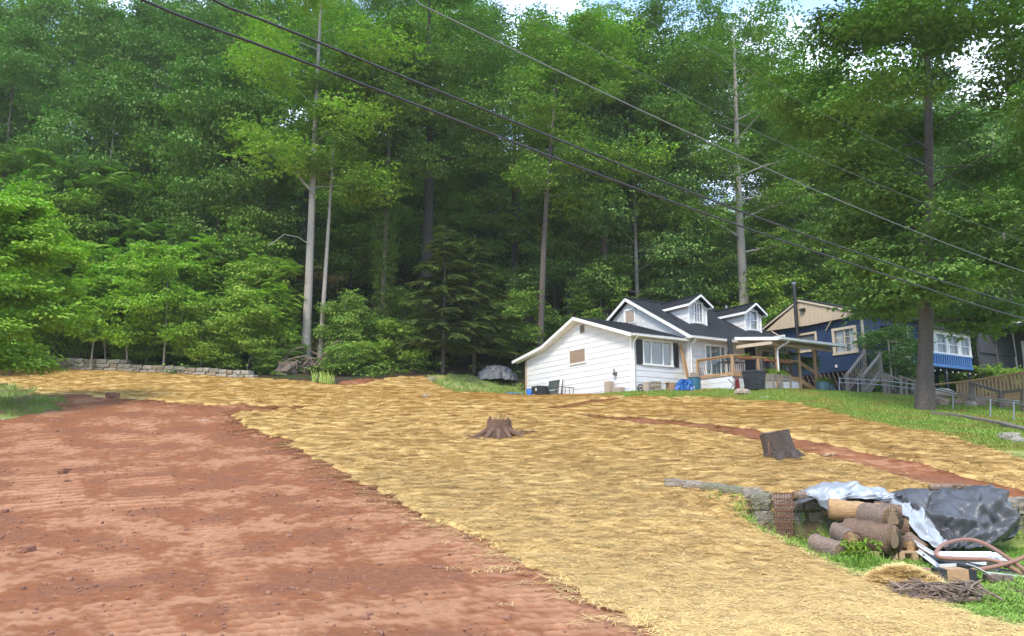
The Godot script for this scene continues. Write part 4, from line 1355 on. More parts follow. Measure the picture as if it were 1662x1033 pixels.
func build_blue_house() -> void:
	var h := thing("blue_house", "navy blue house with tan gable and tall black stove pipe", "house", HOME, TURN)
	var bf := 13.5
	var wall := PackedVector2Array([Vector2(-2.9, 1.65), Vector2(3.2, 1.65), Vector2(3.2, 4.5), Vector2(0.4, 4.5), Vector2(-2.9, 4.5)])
	var w1 := rect(-2.5, 2.62, -1.15, 3.95)
	var w2 := rect(0.0, 3.0, 1.1, 4.0)
	# upright planks
	var x := -2.9
	while x < 3.2:
		for p in Geometry2D.intersect_polygons(wall, rect(x + 0.006, 0.0, x + 0.3, 9.0)):
			var pieces := [p]
			for hole in [w1, w2]:
				var next := []
				for q in pieces:
					for c in Geometry2D.clip_polygons(q, hole):
						if not Geometry2D.is_polygon_clockwise(c): next.append(c)
				pieces = next
			for q in pieces:
				var s := Shape.new()
				s.slab(q, hl(bf, 0, 0), AL, UP, -AX, 0.02)
				shape_part(h, "wall_plank", s, M.blue_wall)
		x += 0.3
	for b in [[3.2, 1.65, 1.1, 4.5], [0.0, 1.65, -1.15, 4.5], [-2.5, 1.65, -2.9, 4.5], [1.1, 1.65, 0.0, 3.0], [1.1, 4.0, 0.0, 4.5], [-1.15, 1.65, -2.5, 2.62], [-1.15, 3.95, -2.5, 4.5]]:
		block(h, "wall", M.blue_wall, hl(bf + 0.06, (b[1] + b[3]) * 0.5, (b[0] + b[2]) * 0.5), Vector3(0.1, b[3] - b[1], absf(b[0] - b[2])))
	window(h, hl(bf, 3.285, -1.825), AL, -AX, 1.5, 1.5, 0.15, M.tan_trim, [0.5, 0.5], 3, M.curtain, 0.34)
	window(h, hl(bf, 3.5, 0.55), AL, -AX, 1.28, 1.12, 0.12, M.tan_trim, [1.0], 1)
	# the gable stands forward, tan boards
	var gb := PackedVector2Array([Vector2(3.24, 4.52), Vector2(0.71, 5.90), Vector2(-3.1, 4.50), Vector2(0.2, 4.42)])
	x = -3.2
	while x < 3.3:
		for p in Geometry2D.intersect_polygons(gb, rect(x + 0.006, 0.0, x + 0.3, 9.0)):
			var s := Shape.new()
			s.slab(p, hl(bf - 0.28, 0, 0), AL, UP, -AX, 0.03)
			shape_part(h, "gable_board", s, M.tan_wall)
		x += 0.3
	var bk := Shape.new()
	bk.slab(gb, hl(bf - 0.2, 0, 0), AL, UP, -AX, 0.07)
	shape_part(h, "gable_back", bk, M.tan_wall)
	block(h, "gable_lamp", M.iron, hl(bf - 0.4, 5.35, 0.45), Vector3(0.18, 0.14, 0.3))
	beam(h, "barge_board", M.tan_trim, hl(bf - 0.36, 5.97, 0.71), hl(bf - 0.36, 4.62, 3.55), 0.06, 0.14)
	beam(h, "barge_board", M.tan_trim, hl(bf - 0.365, 5.97, 0.71), hl(bf - 0.365, 4.55, -3.3), 0.06, 0.14)
	for e in [[3.6, 4.66], [-3.35, 4.60]]:
		var a := hl(bf + 3.2, e[1], e[0])
		var b := hl(bf + 3.2, 6.04, 0.71)
		var along := (b - a).normalized()
		var up := along.cross(AX)
		if up.y < 0: up = -up
		part(h, "roof_slope", unit_box, M.metal_roof, Transform3D(Basis(along * (b - a).length(), up * 0.07, along.cross(up) * 7.2), (a + b) * 0.5))
	for q in [[-0.7, 3.98, -1.32, 4.5], [2.2, 3.98, 2.8, 4.45]]:
		beam(h, "bracket", M.tan_trim, hl(bf - 0.03, q[1], q[0]), hl(bf - 0.3, q[3], q[2]), 0.06, 0.06)
	block(h, "corner_board", M.tan_trim, hl(bf - 0.01, 3.0, -2.92), Vector3(0.1, 2.9, 0.1))
	block(h, "wall", M.blue_wall, hl(bf + 3.1, 3.1, -2.86), Vector3(6.0, 2.9, 0.1))
	block(h, "wall", M.blue_wall, hl(bf + 3.1, 3.1, 3.16), Vector3(6.0, 2.9, 0.1))
	block(h, "tap_box", M.trim, hl(bf - 0.06, 1.95, -1.2), Vector3(0.06, 0.16, 0.1))
	block(h, "base", M.navy, hl(bf + 3.3, 0.9, 0.1), Vector3(5.6, 1.8, 5.4))
	for k in 22: beam(h, "lattice_strip", M.old_wood, hl(bf - 0.02, 0.3, -2.8 + k * 0.28), hl(bf - 0.02, 1.62, -2.3 + k * 0.28), 0.02, 0.05)
	rod(h, "stove_pipe", M.iron, [hl(bf - 0.5, 3.7, 0.84), hl(bf - 0.5, 6.85, 0.84)], 0.1, 14)
	var cp := Shape.new()
	cp.tube([hl(bf - 0.5, 6.85, 0.84), hl(bf - 0.5, 6.92, 0.84), hl(bf - 0.5, 6.94, 0.84), hl(bf - 0.5, 7.02, 0.84)], [0.07, 0.07, 0.17, 0.15], 14)
	shape_part(h, "pipe_cap", cp, M.pipe_steel)
	beam(h, "pipe_stay", M.iron, hl(bf - 0.5, 4.9, 0.84), hl(bf - 0.24, 5.0, 0.84), 0.03, 0.03)

func build_neighbours() -> void:
	# enclosed sun porch on posts
	var h := thing("sun_porch", "white windowed sun porch with pale blue balusters raised on posts", "porch", HOME, TURN)
	var l := -5.0
	block(h, "floor_beam", M.sky_paint, hl(16.9, 1.80, l), Vector3(6.0, 0.16, 0.14))
	block(h, "floor", M.navy, hl(16.9, 1.72, l + 1.0), Vector3(5.95, 0.1, 2.0))
	block(h, "back_wall", M.navy, hl(16.9, 0.9, l + 1.9), Vector3(5.9, 1.6, 0.1))
	for k in 21: block(h, "baluster", M.sky_paint, hl(15.45 + k * 0.215, 2.14, l - 0.02), Vector3(0.09, 0.46, 0.05))
	block(h, "rail", M.sky_paint, hl(17.65, 2.40, l - 0.01), Vector3(4.6, 0.07, 0.1))
	block(h, "panel", M.sky_paint, hl(17.65, 2.14, l + 0.06), Vector3(4.6, 0.46, 0.03))
	for k in 4:
		window(h, hl(15.92 + k * 1.15, 3.0, l + 0.02), AX, -AL, 1.08, 1.15, 0.09, M.trim, [1.0], 2, M.curtain, 0.5)
	block(h, "header", M.trim, hl(17.65, 3.68, l + 0.02), Vector3(4.6, 0.22, 0.12))
	block(h, "roof", M.metal_roof, hl(17.65, 3.9, l + 1.0), Vector3(5.0, 0.12, 2.8), Basis(Vector3.RIGHT, 0.12))
	block(h, "end_wall", M.sky_paint, hl(19.9, 2.8, l + 1.0), Vector3(0.1, 2.0, 2.0))
	block(h, "end_wall", M.blue_wall, hl(15.35, 2.8, l + 1.0), Vector3(0.1, 2.0, 2.0))
	for f in [14.0, 15.8, 17.4, 19.7]:
		block(h, "post", M.grey_siding, hl(f, 0.5, l + 0.1), Vector3(0.13, 2.6, 0.13))
	for s in [[12.5, 2.05, 13.1, 2.7], [13.1, 2.7, 13.8, 2.05], [12.3, 2.72, 14.0, 2.78], [14.0, 0.3, 14.0, 3.5], [12.3, 2.0, 14.0, 2.03], [12.3, 0.3, 12.3, 2.8]]:
		beam(h, "brace", M.tan_trim, hl(s[0], s[1], l - 0.05), hl(s[2], s[3], l - 0.05), 0.05, 0.08)
	# string of bulbs under the porch
	var st := thing("string_lights", "string of small white bulbs looped under the raised sun porch", "string lights", HOME, TURN)
	var line := []
	for k in 25:
		var q := hl(13.2 + k * 0.28, 1.62 - 0.16 * sin(fposmod(k * 0.28, 1.6) / 1.6 * PI), l - 0.12)
		line.append(q)
	rod(st, "wire", M.iron, line, 0.008, 4)
	for k in range(0, 25, 2):
		var b := SphereMesh.new()
		b.radius = 0.045; b.height = 0.09; b.radial_segments = 8; b.rings = 5
		part(st, "bulb", b, M.bulb, Transform3D(Basis(), line[k] - UP * 0.05))
	# dark grey house
	var g := thing("grey_house", "charcoal grey house with white framed window beyond the deck", "house", HOME, TURN)
	var gl := -5.3
	clad(g, "siding_board", M.grey_siding, rect(20.2, -1.5, 24.0, 4.3), hl(0, 0, gl), AX, -AL, 1.4, -1.5)
	rod(g, "drain_pipe", M.grey_siding, [hl(21.9, 4.2, gl - 0.08), hl(21.9, 0.2, gl - 0.08)], 0.06)
	block(g, "corner_board", M.trim, hl(24.0, 1.6, gl - 0.05), Vector3(0.11, 5.4, 0.11))
	var hole := rect(0.55, 2.1, 1.7, 3.5)
	clad(g, "siding_board", M.grey_siding, rect(0, -1.5, 4.5, 4.3), hl(24.0, 0, gl), -AL, -AX, 0.22, -1.5, [hole])
	window(g, hl(24.0, 2.8, gl - 1.12), -AL, -AX, 1.35, 1.55, 0.12, M.trim, [1.0], 2, M.curtain, 0.3)
	block(g, "roof", M.metal_roof, hl(24.4, 4.5, gl - 1.0), Vector3(6.4, 0.15, 7.4), Basis(Vector3(0, 0, 1), 0.12))
	block(g, "fascia", M.trim, hl(23.3, 4.52, gl - 2.2), Vector3(0.06, 0.2, 5.2))
	block(g, "wall", M.grey_siding, hl(26.4, 1.4, gl - 4.5), Vector3(4.8, 5.8, 0.12))

func build_stairs_and_decks() -> void:
	# grey timber stairs of the blue house
	var h := thing("timber_stairs", "weathered grey wooden stairs with slatted rails up to the blue house", "stairs")
	var la := at(1374, 610, 34.9); var lb := at(1401, 575, 36.3)
	var ra := at(1400, 611, 34.5); var rb := at(1428, 577, 35.9)
	for q in [[la, lb], [ra, rb]]:
		var a: Vector3 = q[0]
		var b: Vector3 = q[1]
		beam(h, "hand_rail", M.silver_wood, a, b, 0.12, 0.07)
		beam(h, "rail", M.silver_wood, a - UP * 0.72, b - UP * 0.72, 0.05, 0.09)
		for k in range(0, 9): beam(h, "baluster", M.silver_wood, a.lerp(b, k / 8.0) - UP * 0.74, a.lerp(b, k / 8.0), 0.035, 0.035)
		beam(h, "stringer", M.old_wood, a - UP * 1.0, b - UP * 0.85, 0.06, 0.26)
		block(h, "newel_post", M.silver_wood, a - UP * 0.45, Vector3(0.13, 1.1, 0.13))
		block(h, "newel_post", M.silver_wood, b - UP * 0.6, Vector3(0.13, 1.5, 0.13))
	for k in 11:
		var t := (k + 0.5) / 11.0
		beam(h, "tread", M.old_wood, la.lerp(lb, t) - UP * (0.9 - t * 0.05), ra.lerp(rb, t) - UP * (0.9 - t * 0.05), 0.28, 0.045)
	var land := at(1412, 596, 37.6)
	block(h, "landing", M.old_wood, Vector3(land.x, lb.y - 0.9, land.z - 0.4), Vector3(1.6, 0.1, 1.5))
	for dx in [-0.7, 0.7]: block(h, "landing_post", M.old_wood, Vector3(land.x + dx, lb.y - 2.0, land.z - 0.4), Vector3(0.12, 2.2, 0.12))
	var base := at(1388, 638, 34.2)
	beam(h, "footing", M.old_wood, at(1373, 640, 34.0), at(1440, 643, 33.6), 0.3, 0.18)
	# second short flight beside it
	var s2 := thing("garden_steps", "low dark wooden steps with grey posts beside the tree trunk", "steps")
	for k in 5:
		beam(s2, "tread", M.old_wood, at(1443, 636 + k * 4.2, 33.6 - k * 0.5), at(1486, 640 + k * 4.6, 33.2 - k * 0.5), 0.35, 0.06)
	for q in [[1463, 612, 641], [1471, 614, 643], [1485, 617, 645]]:
		beam(s2, "post", M.silver_wood, at(q[0], q[2] + 4, 33.0), at(q[0], q[1], 33.0), 0.1, 0.1)
	beam(s2, "rail", M.silver_wood, at(1459, 611, 33.0), at(1487, 620, 32.9), 0.1, 0.08)
	beam(s2, "rail", M.silver_wood, at(1440, 609, 34.2), at(1462, 618, 33.4), 0.06, 0.08)
	for q in [[1437, 606, 648], [1443, 610, 650]]:
		beam(s2, "post", M.silver_wood, at(q[0], q[2], 33.4), at(q[0] - 1, q[1], 33.4), 0.14, 0.14)
	# pipe handrails along the path
	var pr := thing("pipe_handrail", "thin grey pipe handrail before the timber stairs", "handrail", Vector3.ZERO, 0, "pipe handrails along the path")
	for dv in [0.0, 7.0]: rod(pr, "rail", M.pipe_steel, [at(1361, 614 + dv, 34.5), at(1440, 619 + dv, 33.2), at(1488, 625 + dv, 32.0)], 0.022, 6)
	for u in [1363, 1393, 1440]: rod(pr, "post", M.pipe_steel, [at(u, 644, 33.6), at(u, 614 + (u - 1361) * 0.07, 33.6)], 0.022, 6)
	var pr2 := thing("pipe_handrail", "long grey pipe handrail sloping beside the timber edging", "handrail", Vector3.ZERO, 0, "pipe handrails along the path")
	for dv in [0.0, 3.5]: rod(pr2, "rail", M.pipe_steel, [at(1512, 629 + dv, 28.5), at(1580, 643 + dv, 25.5), at(1670, 655 + dv, 23.0)], 0.022, 6)
	for q in [[1517, 630, 670, 28.2], [1547, 637, 672, 26.8], [1608, 648, 683, 24.4], [1646, 653, 688, 23.5]]: rod(pr2, "post", M.pipe_steel, [at(q[0], q[2], q[3]), at(q[0], q[1], q[3])], 0.024, 6)
	# timber edging of the path, stepping down
	var e := thing("timber_edging", "old grey timbers edging the path above the lawn", "edging")
	var px := [[1512, 672], [1540, 674], [1566, 678], [1592, 683], [1625, 689], [1655, 697], [1690, 706]]
	for k in px.size() - 1:
		var a := on_ground(px[k][0], px[k][1] + 3)
		var b := on_ground(px[k + 1][0], px[k + 1][1] + 3)
		beam(e, "timber", M.old_wood, a + UP * 0.02, b + UP * 0.01, 0.2, 0.22)
	# cedar deck ramp
	var d := thing("cedar_deck", "honey coloured cedar deck railing with close upright slats", "deck")
	var a := at(1515, 625, 35.0); var m := at(1578, 618, 33.2); var b := at(1690, 600, 30.5)
	for q in [[a, m], [m, b]]:
		beam(d, "top_rail", M.new_wood, q[0], q[1], 0.14, 0.06)
		var n := int((q[1] - q[0]).length() / 0.16)
		beam(d, "bottom_rail", M.new_wood, q[0] - UP * 0.82, q[1] - UP * 0.82, 0.05, 0.1)
		beam(d, "rim_board", M.new_wood, q[0] - UP * 0.98, q[1] - UP * 0.98, 0.06, 0.2)
		for k in range(0 if q[0] == m else int(n * 0.6), n): beam(d, "slat", M.post_wood, q[0].lerp(q[1], (k + 0.5) / n) - UP * 0.86, q[0].lerp(q[1], (k + 0.5) / n) - UP * 0.03, 0.05, 0.09)
		for k in 8: beam(d, "deck_board", M.new_wood, q[0] - UP * 0.9 + Vector3(0.05, 0, -0.1 - k * 0.15), q[1] - UP * 0.9 + Vector3(0.05, 0, -0.1 - k * 0.15), 0.14, 0.03)
	beam(d, "post", M.old_wood, at(1578, 676, 30.0), at(1577, 619, 30.0), 0.16, 0.16)
	beam(d, "post", M.old_wood, at(1626, 684, 28.0), at(1625, 636, 28.0), 0.16, 0.16)
	beam(d, "post", M.old_wood, at(1664, 690, 27.0), at(1662, 633, 27.0), 0.16, 0.16)
	beam(d, "rail", M.old_wood, at(1578, 622, 30.0), at(1626, 637, 28.0), 0.08, 0.1)
	beam(d, "rail", M.old_wood, at(1626, 637, 28.0), at(1670, 633, 27.0), 0.08, 0.1)
	# dark store of odds and ends under the sun porch
	var bt := thing("upturned_boat", "pale upturned canoe lying under the raised sun porch", "canoe", at(1528, 641, 35.5), 20)
	var s := Shape.new()
	s.tube([Vector3(-1.2, 0, 0), Vector3(-0.9, 0.06, 0), Vector3(-0.3, 0.1, 0), Vector3(0.4, 0.09, 0), Vector3(0.9, 0.02, 0), Vector3(1.1, -0.05, 0)], [0.03, 0.14, 0.22, 0.22, 0.14, 0.03], 12)
	shape_part(bt, "hull", s, M.buff)
	beam(bt, "trestle", M.old_wood, Vector3(-0.6, -1.3, 0.1), Vector3(-0.6, -0.06, 0.1), 0.1, 0.1)
	beam(bt, "trestle", M.old_wood, Vector3(0.6, -1.3, 0.1), Vector3(0.6, -0.06, 0.1), 0.1, 0.1)
	var rk := thing("rock_bank", "bank of loose pale rocks below the cedar deck", "rocks")
	for k in 26:
		var q := on_ground(1500 + rng.randf() * 165, 668 - rng.randf() * 10)
		part(rk, "rock", stone_mesh[k % 4], [M.rock, M.stone, M.pale_stone][k % 3], Transform3D(Basis(UP, rng.randf() * TAU) * Basis.from_scale(Vector3(0.5, 0.35, 0.4) * rng.randf_range(0.6, 1.2)), grounded(q.x + 0.4, q.z - 1.2) + UP * 0.1))

# ------------------------------------------------------------------ stones, logs, heaps
var stone_mesh: Array = []

func rough_stone(seed_: int, n: int, rounding: float, amp: float) -> ArrayMesh:
	var f := FastNoiseLite.new()
	f.seed = seed_; f.frequency = 1.4; f.fractal_octaves = 3
	var s := Shape.new()
	for axis in 3:
		for sg in [-1.0, 1.0]:
			var g := []
			for j in n + 1:
				var row := []
				for i in n + 1:
					var p := Vector3.ZERO
					p[axis] = sg * 0.5
					p[(axis + 1) % 3] = float(i) / n - 0.5
					p[(axis + 2) % 3] = float(j) / n - 0.5
					p = p.lerp(p.normalized() * 0.58, rounding)
					p += p.normalized() * f.get_noise_3dv(p * 1.6) * amp
					row.append(p)
				g.append(row)
			for j in n:
				for i in n:
					if sg > 0: s.quad(g[j][i], g[j][i + 1], g[j + 1][i + 1], g[j + 1][i])
					else: s.quad(g[j][i], g[j + 1][i], g[j + 1][i + 1], g[j][i + 1])
	return s.mesh()

func make_stones() -> void:
	for k in 6: stone_mesh.append(rough_stone(40 + k, 4, 0.30, 0.13))

func lay_stone(parent: Node, where: Vector3, size: Vector3, turn: Basis, k: int, mat: Material) -> void:
	part(parent, "stone", stone_mesh[k % 6], mat, Transform3D(turn * Basis.from_scale(size * 0.99), where))

func build_pile_wall() -> void:
	var w := thing("stone_wall", "low dry stone retaining wall of mossy blocks behind the log pile", "wall")
	var mats := [M.stone, M.stone_warm, M.stone_mossy, M.stone]
	var line := [at(1203, 868, 12.75), at(1340, 886, 12.55), at(1480, 892, 12.5), at(1700, 892, 12.55)]
	for r in 3:
		var k := r * 7
		for i in line.size() - 1:
			var a: Vector3 = line[i]
			var b: Vector3 = line[i + 1]
			var run := (b - a).length()
			var d := (b - a).normalized()
			var s := 0.08 * r + (0.06 if i == 0 and r < 2 else 0.0)
			while s < run:
				var len_ := rng.randf_range(0.28, 0.5)
				var q := a + d * (s + len_ * 0.5)
				var y := pad(q.x, q.z) + 0.1 + r * 0.265
				lay_stone(w, Vector3(q.x, y, q.z + rng.randf_range(-0.03, 0.03)), Vector3(len_ - 0.012, 0.255 + rng.randf_range(-0.02, 0.01), 0.42), Basis(UP, -atan2(d.z, d.x)) * Basis(Vector3(0, 0, 1), rng.randf_range(-0.03, 0.03)), k, mats[k % 4])
				s += len_
				k += 1
	# slanting boulder at the end, capstones, and the run of low stones going up the slope
	lay_stone(w, at(1198, 858, 12.7), Vector3(0.3, 0.22, 0.35), Basis(Vector3(0, 0, 1), 0.4), 1, M.stone_warm)
	lay_stone(w, at(1219, 812, 12.85), Vector3(0.36, 0.34, 0.4), Basis(UP, 0.2), 2, M.stone)
	lay_stone(w, at(1218, 798, 12.85), Vector3(0.22, 0.14, 0.3), Basis(UP, 0.5), 5, M.stone_warm)
	lay_stone(w, at(1246, 814, 12.8), Vector3(0.34, 0.28, 0.4), Basis(UP, -0.1), 0, M.stone_warm)
	lay_stone(w, at(1275, 812, 12.8), Vector3(0.34, 0.22, 0.4), Basis(UP, 0.1), 4, M.stone)
	for q in [[1098, 792, 14.1, 0.4], [1127, 795, 13.8, 0.42], [1160, 799, 13.5, 0.44], [1190, 804, 13.2, 0.4]]:
		lay_stone(w, UP * 0.05 + at(q[0], q[1] + 1, q[2] - 0.15), Vector3(q[3], 0.22, 0.36), Basis(UP, -0.35) * Basis(Vector3(0, 0, 1), -0.08), int(q[0]), M.stone if q[0] < 1150 else M.stone_mossy)
	# rusty grating
	var g := thing("steel_grating", "rusty steel grating stood upright against the stone wall", "grating")
	var tl := at(1256, 801, 12.25); var tr := at(1287, 801, 12.2); var bl := at(1262, 886, 12.05); var br := at(1286, 888, 12.0)
	for k in 8:
		var t := k / 7.0
		beam(g, "bar", M.rust, bl.lerp(br, t), tl.lerp(tr, t), 0.014, 0.02)
	for k in 10:
		var t := k / 9.0
		beam(g, "cross_bar", M.rust, bl.lerp(tl, t) + Vector3(0, 0, 0.012), br.lerp(tr, t) + Vector3(0, 0, 0.012), 0.02, 0.022)

func log_piece(label: String, p: Vector3, q: Vector3, r: float, bark: Material, cut: Material, cut_q: Material = null, group := "") -> void:
	var t := thing("log", label, "log", Vector3.ZERO, 0, group)
	var s := Shape.new()
	var pp := []; var rr := []
	for k in 8:
		pp.append(p.lerp(q, k / 7.0)); rr.append(r * (1.0 + 0.05 * sin(k * 2.1 + p.x * 9.0)))
	s.tube(pp, rr, 18, false, 0.07, p.x * 7.0)
	shape_part(t, "bark", s, bark)
	var d := (q - p).normalized()
	for e in 2:
		var c := Shape.new()
		var o := q if e else p
		var dd := d if e else -d
		c.tube([o - dd * 0.02, o + dd * 0.004, o + dd * 0.008], [r * 0.97, r * 0.97, r * 0.5], 18, true, 0.06, p.x * 7.0)
		shape_part(t, "cut_face", c, (cut_q if cut_q else cut) if e else cut)

func patch_cloth(parent: Node, called: String, rows: Array, mat: Material, amp: float, seed_: int, sub := 7) -> void:
	var f := FastNoiseLite.new()
	f.seed = seed_; f.frequency = 1.1; f.fractal_octaves = 2; f.fractal_type = FastNoiseLite.FRACTAL_RIDGED
	var dense := []
	for r in rows:
		var pts := []
		for q in r: pts.append(at(q[0], q[1], q[2]))
		dense.append(curve_points(pts, sub))
	var cols := []
	for i in dense[0].size():
		var line := []
		for r in dense: line.append(r[i])
		cols.append(curve_points(line, sub))
	var creases := []
	var rc := RandomNumberGenerator.new()
	rc.seed = seed_ * 77
	for k in 70:
		var dir_ := Vector2.from_angle(rc.randfn(PI / 2.0, 0.7))
		creases.append([Vector2(rc.randf(), rc.randf()), dir_, rc.randf_range(0.12, 0.5), rc.randf_range(0.02, 0.09), rc.randf_range(-0.4, 0.75)])
	var P := []
	for i in cols.size():
		var c := []
		for j in cols[i].size():
			var p: Vector3 = cols[i][j]
			var e := f.get_noise_3d(p.x * 2.4 + p.y * 1.1, p.y * 0.7, p.z * 0.6)
			var e2 := f.get_noise_3d(p.x * 6.0 - p.y * 5.0 + 9.0, p.y * 2.0 + p.x, p.z * 2.0)
			var fold := 0.0
			var q := Vector2(float(i) / cols.size(), float(j) / cols[i].size())
			for z in creases:                                    # sharp folds of a crumpled sheet
				var rel: Vector2 = q - z[0]
				var along: float = rel.dot(z[1])
				if absf(along) > z[2]: continue
				var across := absf(rel.cross(z[1]))
				if across < z[3]: fold += z[4] * (1.0 - across / z[3]) * (1.0 - absf(along) / z[2])
			c.append(p + Vector3(0.15, 0.5, 0.85) * (e * amp * 0.55 + e2 * amp * 0.06 + fold * amp * 1.5))
		P.append(c)
	var N := []
	for i in P.size():
		var c := []
		for j in P[i].size():
			var dx: Vector3 = P[mini(i + 1, P.size() - 1)][j] - P[maxi(i - 1, 0)][j]
			var dy: Vector3 = P[i][mini(j + 1, P[i].size() - 1)] - P[i][maxi(j - 1, 0)]
			var n := dy.cross(dx).normalized()
			c.append(n if n.dot(Vector3(0, 0.6, 0.8)) > 0 else -n)
		N.append(c)
	var s := Shape.new()
	for i in P.size() - 1:
		for j in P[i].size() - 1:
			s.tri_n(P[i][j], P[i][j + 1], P[i + 1][j + 1], N[i][j], N[i][j + 1], N[i + 1][j + 1])
			s.tri_n(P[i][j], P[i + 1][j + 1], P[i + 1][j], N[i][j], N[i + 1][j + 1], N[i + 1][j])
	shape_part(parent, called, s, mat)

func pallet(label: String, p: Vector3, turn: float, wide: float, deep: float) -> void:
	var t := thing("pallet", label, "pallet", p, turn)
	for k in 5: block(t, "top_board", M.pallet_wood, Vector3(0, 0.115, -deep * 0.5 + (k + 0.5) * deep / 5.0), Vector3(wide, 0.02, deep / 5.0 - 0.03))
	for e in [-1.0, 0.0, 1.0]: block(t, "stringer", M.pallet_wood, Vector3(e * (wide * 0.5 - 0.05), 0.06, 0), Vector3(0.08, 0.085, deep))
	for k in 2: block(t, "bottom_board", M.pallet_wood, Vector3(0, 0.008, (k - 0.5) * (deep - 0.1)), Vector3(wide, 0.016, 0.09))

func build_wood_pile() -> void:
	pallet("pale wooden pallet under the thick bark log", at(1408, 906, 11.0) * Vector3(1, 0, 1) + UP * 0.225, 6, 0.62, 0.5)
	pallet("short pallet under the split wood beside the thick log", at(1472, 900, 11.05) * Vector3(1, 0, 1) + UP * 0.215, 3, 0.48, 0.44)
	log_piece("thick dark barked log lying on the pallet", at(1376, 866, 11.3), at(1452, 878, 10.75), 0.21, M.log_bark, M.log_bark, M.cut_wood)
	log_piece("smooth yellow debarked log below the silver tarp", at(1345, 826, 11.75), at(1428, 836, 11.5), 0.155, M.log_bare, M.cut_wood)
	log_piece("stout reddish log on top of the pile end", at(1406, 838, 11.4), at(1449, 845, 10.9), 0.19, M.log_grey, M.cut_wood, M.cut_wood)
	log_piece("reddish log behind the stout log end", at(1420, 832, 11.6), at(1461, 838, 11.5), 0.17, M.log_bark, M.cut_wood)
	log_piece("short grey log butt at the back of the pile", at(1353, 866, 11.6), at(1378, 870, 11.45), 0.16, M.log_grey, M.log_grey)
	log_piece("split log with ragged yellow face showing", at(1362, 866, 11.35), at(1384, 880, 10.85), 0.14, M.log_grey, M.cut_wood, M.log_bare)
	log_piece("pinkish log lying loose in the long grass", at(1321, 883, 10.95), at(1366, 898, 10.6), 0.145, M.log_grey, M.log_grey, M.cut_wood)
	log_piece("split billet with orange face beside the thick log", at(1466, 882, 11.3), at(1478, 890, 11.0), 0.1, M.log_bark, M.cut_wood, M.log_bare)
	log_piece("grey split billet leaning under the silver tarp", at(1474, 872, 11.35), at(1500, 892, 11.1), 0.085, M.log_grey, M.cut_wood)
	log_piece("dark log deep in the pile below the reddish log", at(1400, 852, 11.7), at(1472, 858, 11.55), 0.15, M.log_bark, M.cut_wood)
	log_piece("dark log at the back between wall and pile", at(1385, 846, 12.0), at(1450, 850, 11.9), 0.16, M.log_bark, M.cut_wood)
	log_piece("thin log end poking from the silver tarp", at(1290, 806, 12.2), at(1340, 804, 12.4), 0.075, M.log_grey, M.cut_wood)
	log_piece("weathered log resting on the black tarp top", at(1510, 792, 12.55), at(1556, 791, 12.5), 0.055, M.log_grey, M.cut_wood)
	log_piece("knotty stick of firewood on the black tarp", at(1545, 789, 12.5), at(1580, 793, 12.5), 0.05, M.log_bark, M.cut_wood)
	log_piece("slim reddish stick along the black tarp top", at(1566, 793, 12.5), at(1606, 789, 12.5), 0.025, M.log_bark, M.cut_wood)
	var t := thing("silver_tarp", "wrinkled silver grey tarpaulin draped over wall top and logs", "tarp")
	patch_cloth(t, "draped_end", [
		[[1296, 797, 12.95], [1328, 788, 12.95], [1370, 787, 12.85], [1402, 791, 12.75], [1436, 800, 12.6]],
		[[1302, 799, 12.3], [1332, 793, 12.25], [1370, 795, 12.15], [1404, 800, 12.1], [1440, 809, 12.0]],
		[[1315, 806, 12.15], [1330, 813, 12.05], [1352, 818, 11.95], [1380, 806, 11.95], [1442, 816, 11.9]],
		[[1322, 809, 12.1], [1334, 824, 12.0], [1353, 836, 11.85], [1377, 811, 11.95], [1443, 819, 11.88]]], M.silver_tarp, 0.09, 3, 10)
	patch_cloth(t, "hanging_band", [
		[[1400, 791, 12.5], [1445, 802, 12.3], [1472, 814, 12.0], [1492, 833, 11.75], [1512, 858, 11.4], [1538, 888, 11.1]],
		[[1402, 799, 12.2], [1443, 811, 12.05], [1468, 824, 11.8], [1484, 842, 11.55], [1502, 866, 11.25], [1530, 891, 11.0]],
		[[1404, 806, 12.05], [1441, 819, 11.9], [1462, 832, 11.65], [1474, 850, 11.45], [1490, 873, 11.2], [1518, 894, 10.95]]], M.silver_tarp, 0.07, 5, 10)
	var u := thing("black_tarp", "creased black plastic sheet heaped over stacked wood", "tarp")
	patch_cloth(u, "sheet", [
		[[1436, 805, 12.9], [1480, 798, 12.9], [1520, 796, 12.9], [1560, 793, 12.9], [1600, 789, 12.9], [1632, 804, 12.9]],
		[[1448, 812, 12.1], [1485, 806, 12.1], [1520, 803, 12.1], [1560, 799, 12.1], [1606, 797, 12.1], [1640, 824, 12.1]],
		[[1474, 840, 11.75], [1500, 838, 11.6], [1530, 842, 11.5], [1565, 838, 11.5], [1612, 836, 11.6], [1648, 848, 11.8]],
		[[1500, 868, 11.6], [1522, 872, 11.5], [1542, 875, 11.4], [1570, 872, 11.4], [1612, 868, 11.5], [1646, 872, 11.6]],
		[[1522, 893, 11.4], [1534, 896, 11.25], [1552, 894, 11.15], [1580, 890, 11.25], [1606, 886, 11.4], [1630, 880, 11.7]]], M.black_tarp, 0.15, 7, 15)
	patch_cloth(u, "tucked_fold", [
		[[1292, 806, 12.3], [1300, 808, 12.25], [1316, 806, 12.2], [1332, 805, 12.2]],
		[[1290, 816, 12.15], [1300, 817, 12.1], [1315, 813, 12.1], [1328, 811, 12.1]]], M.black_tarp, 0.03, 8)
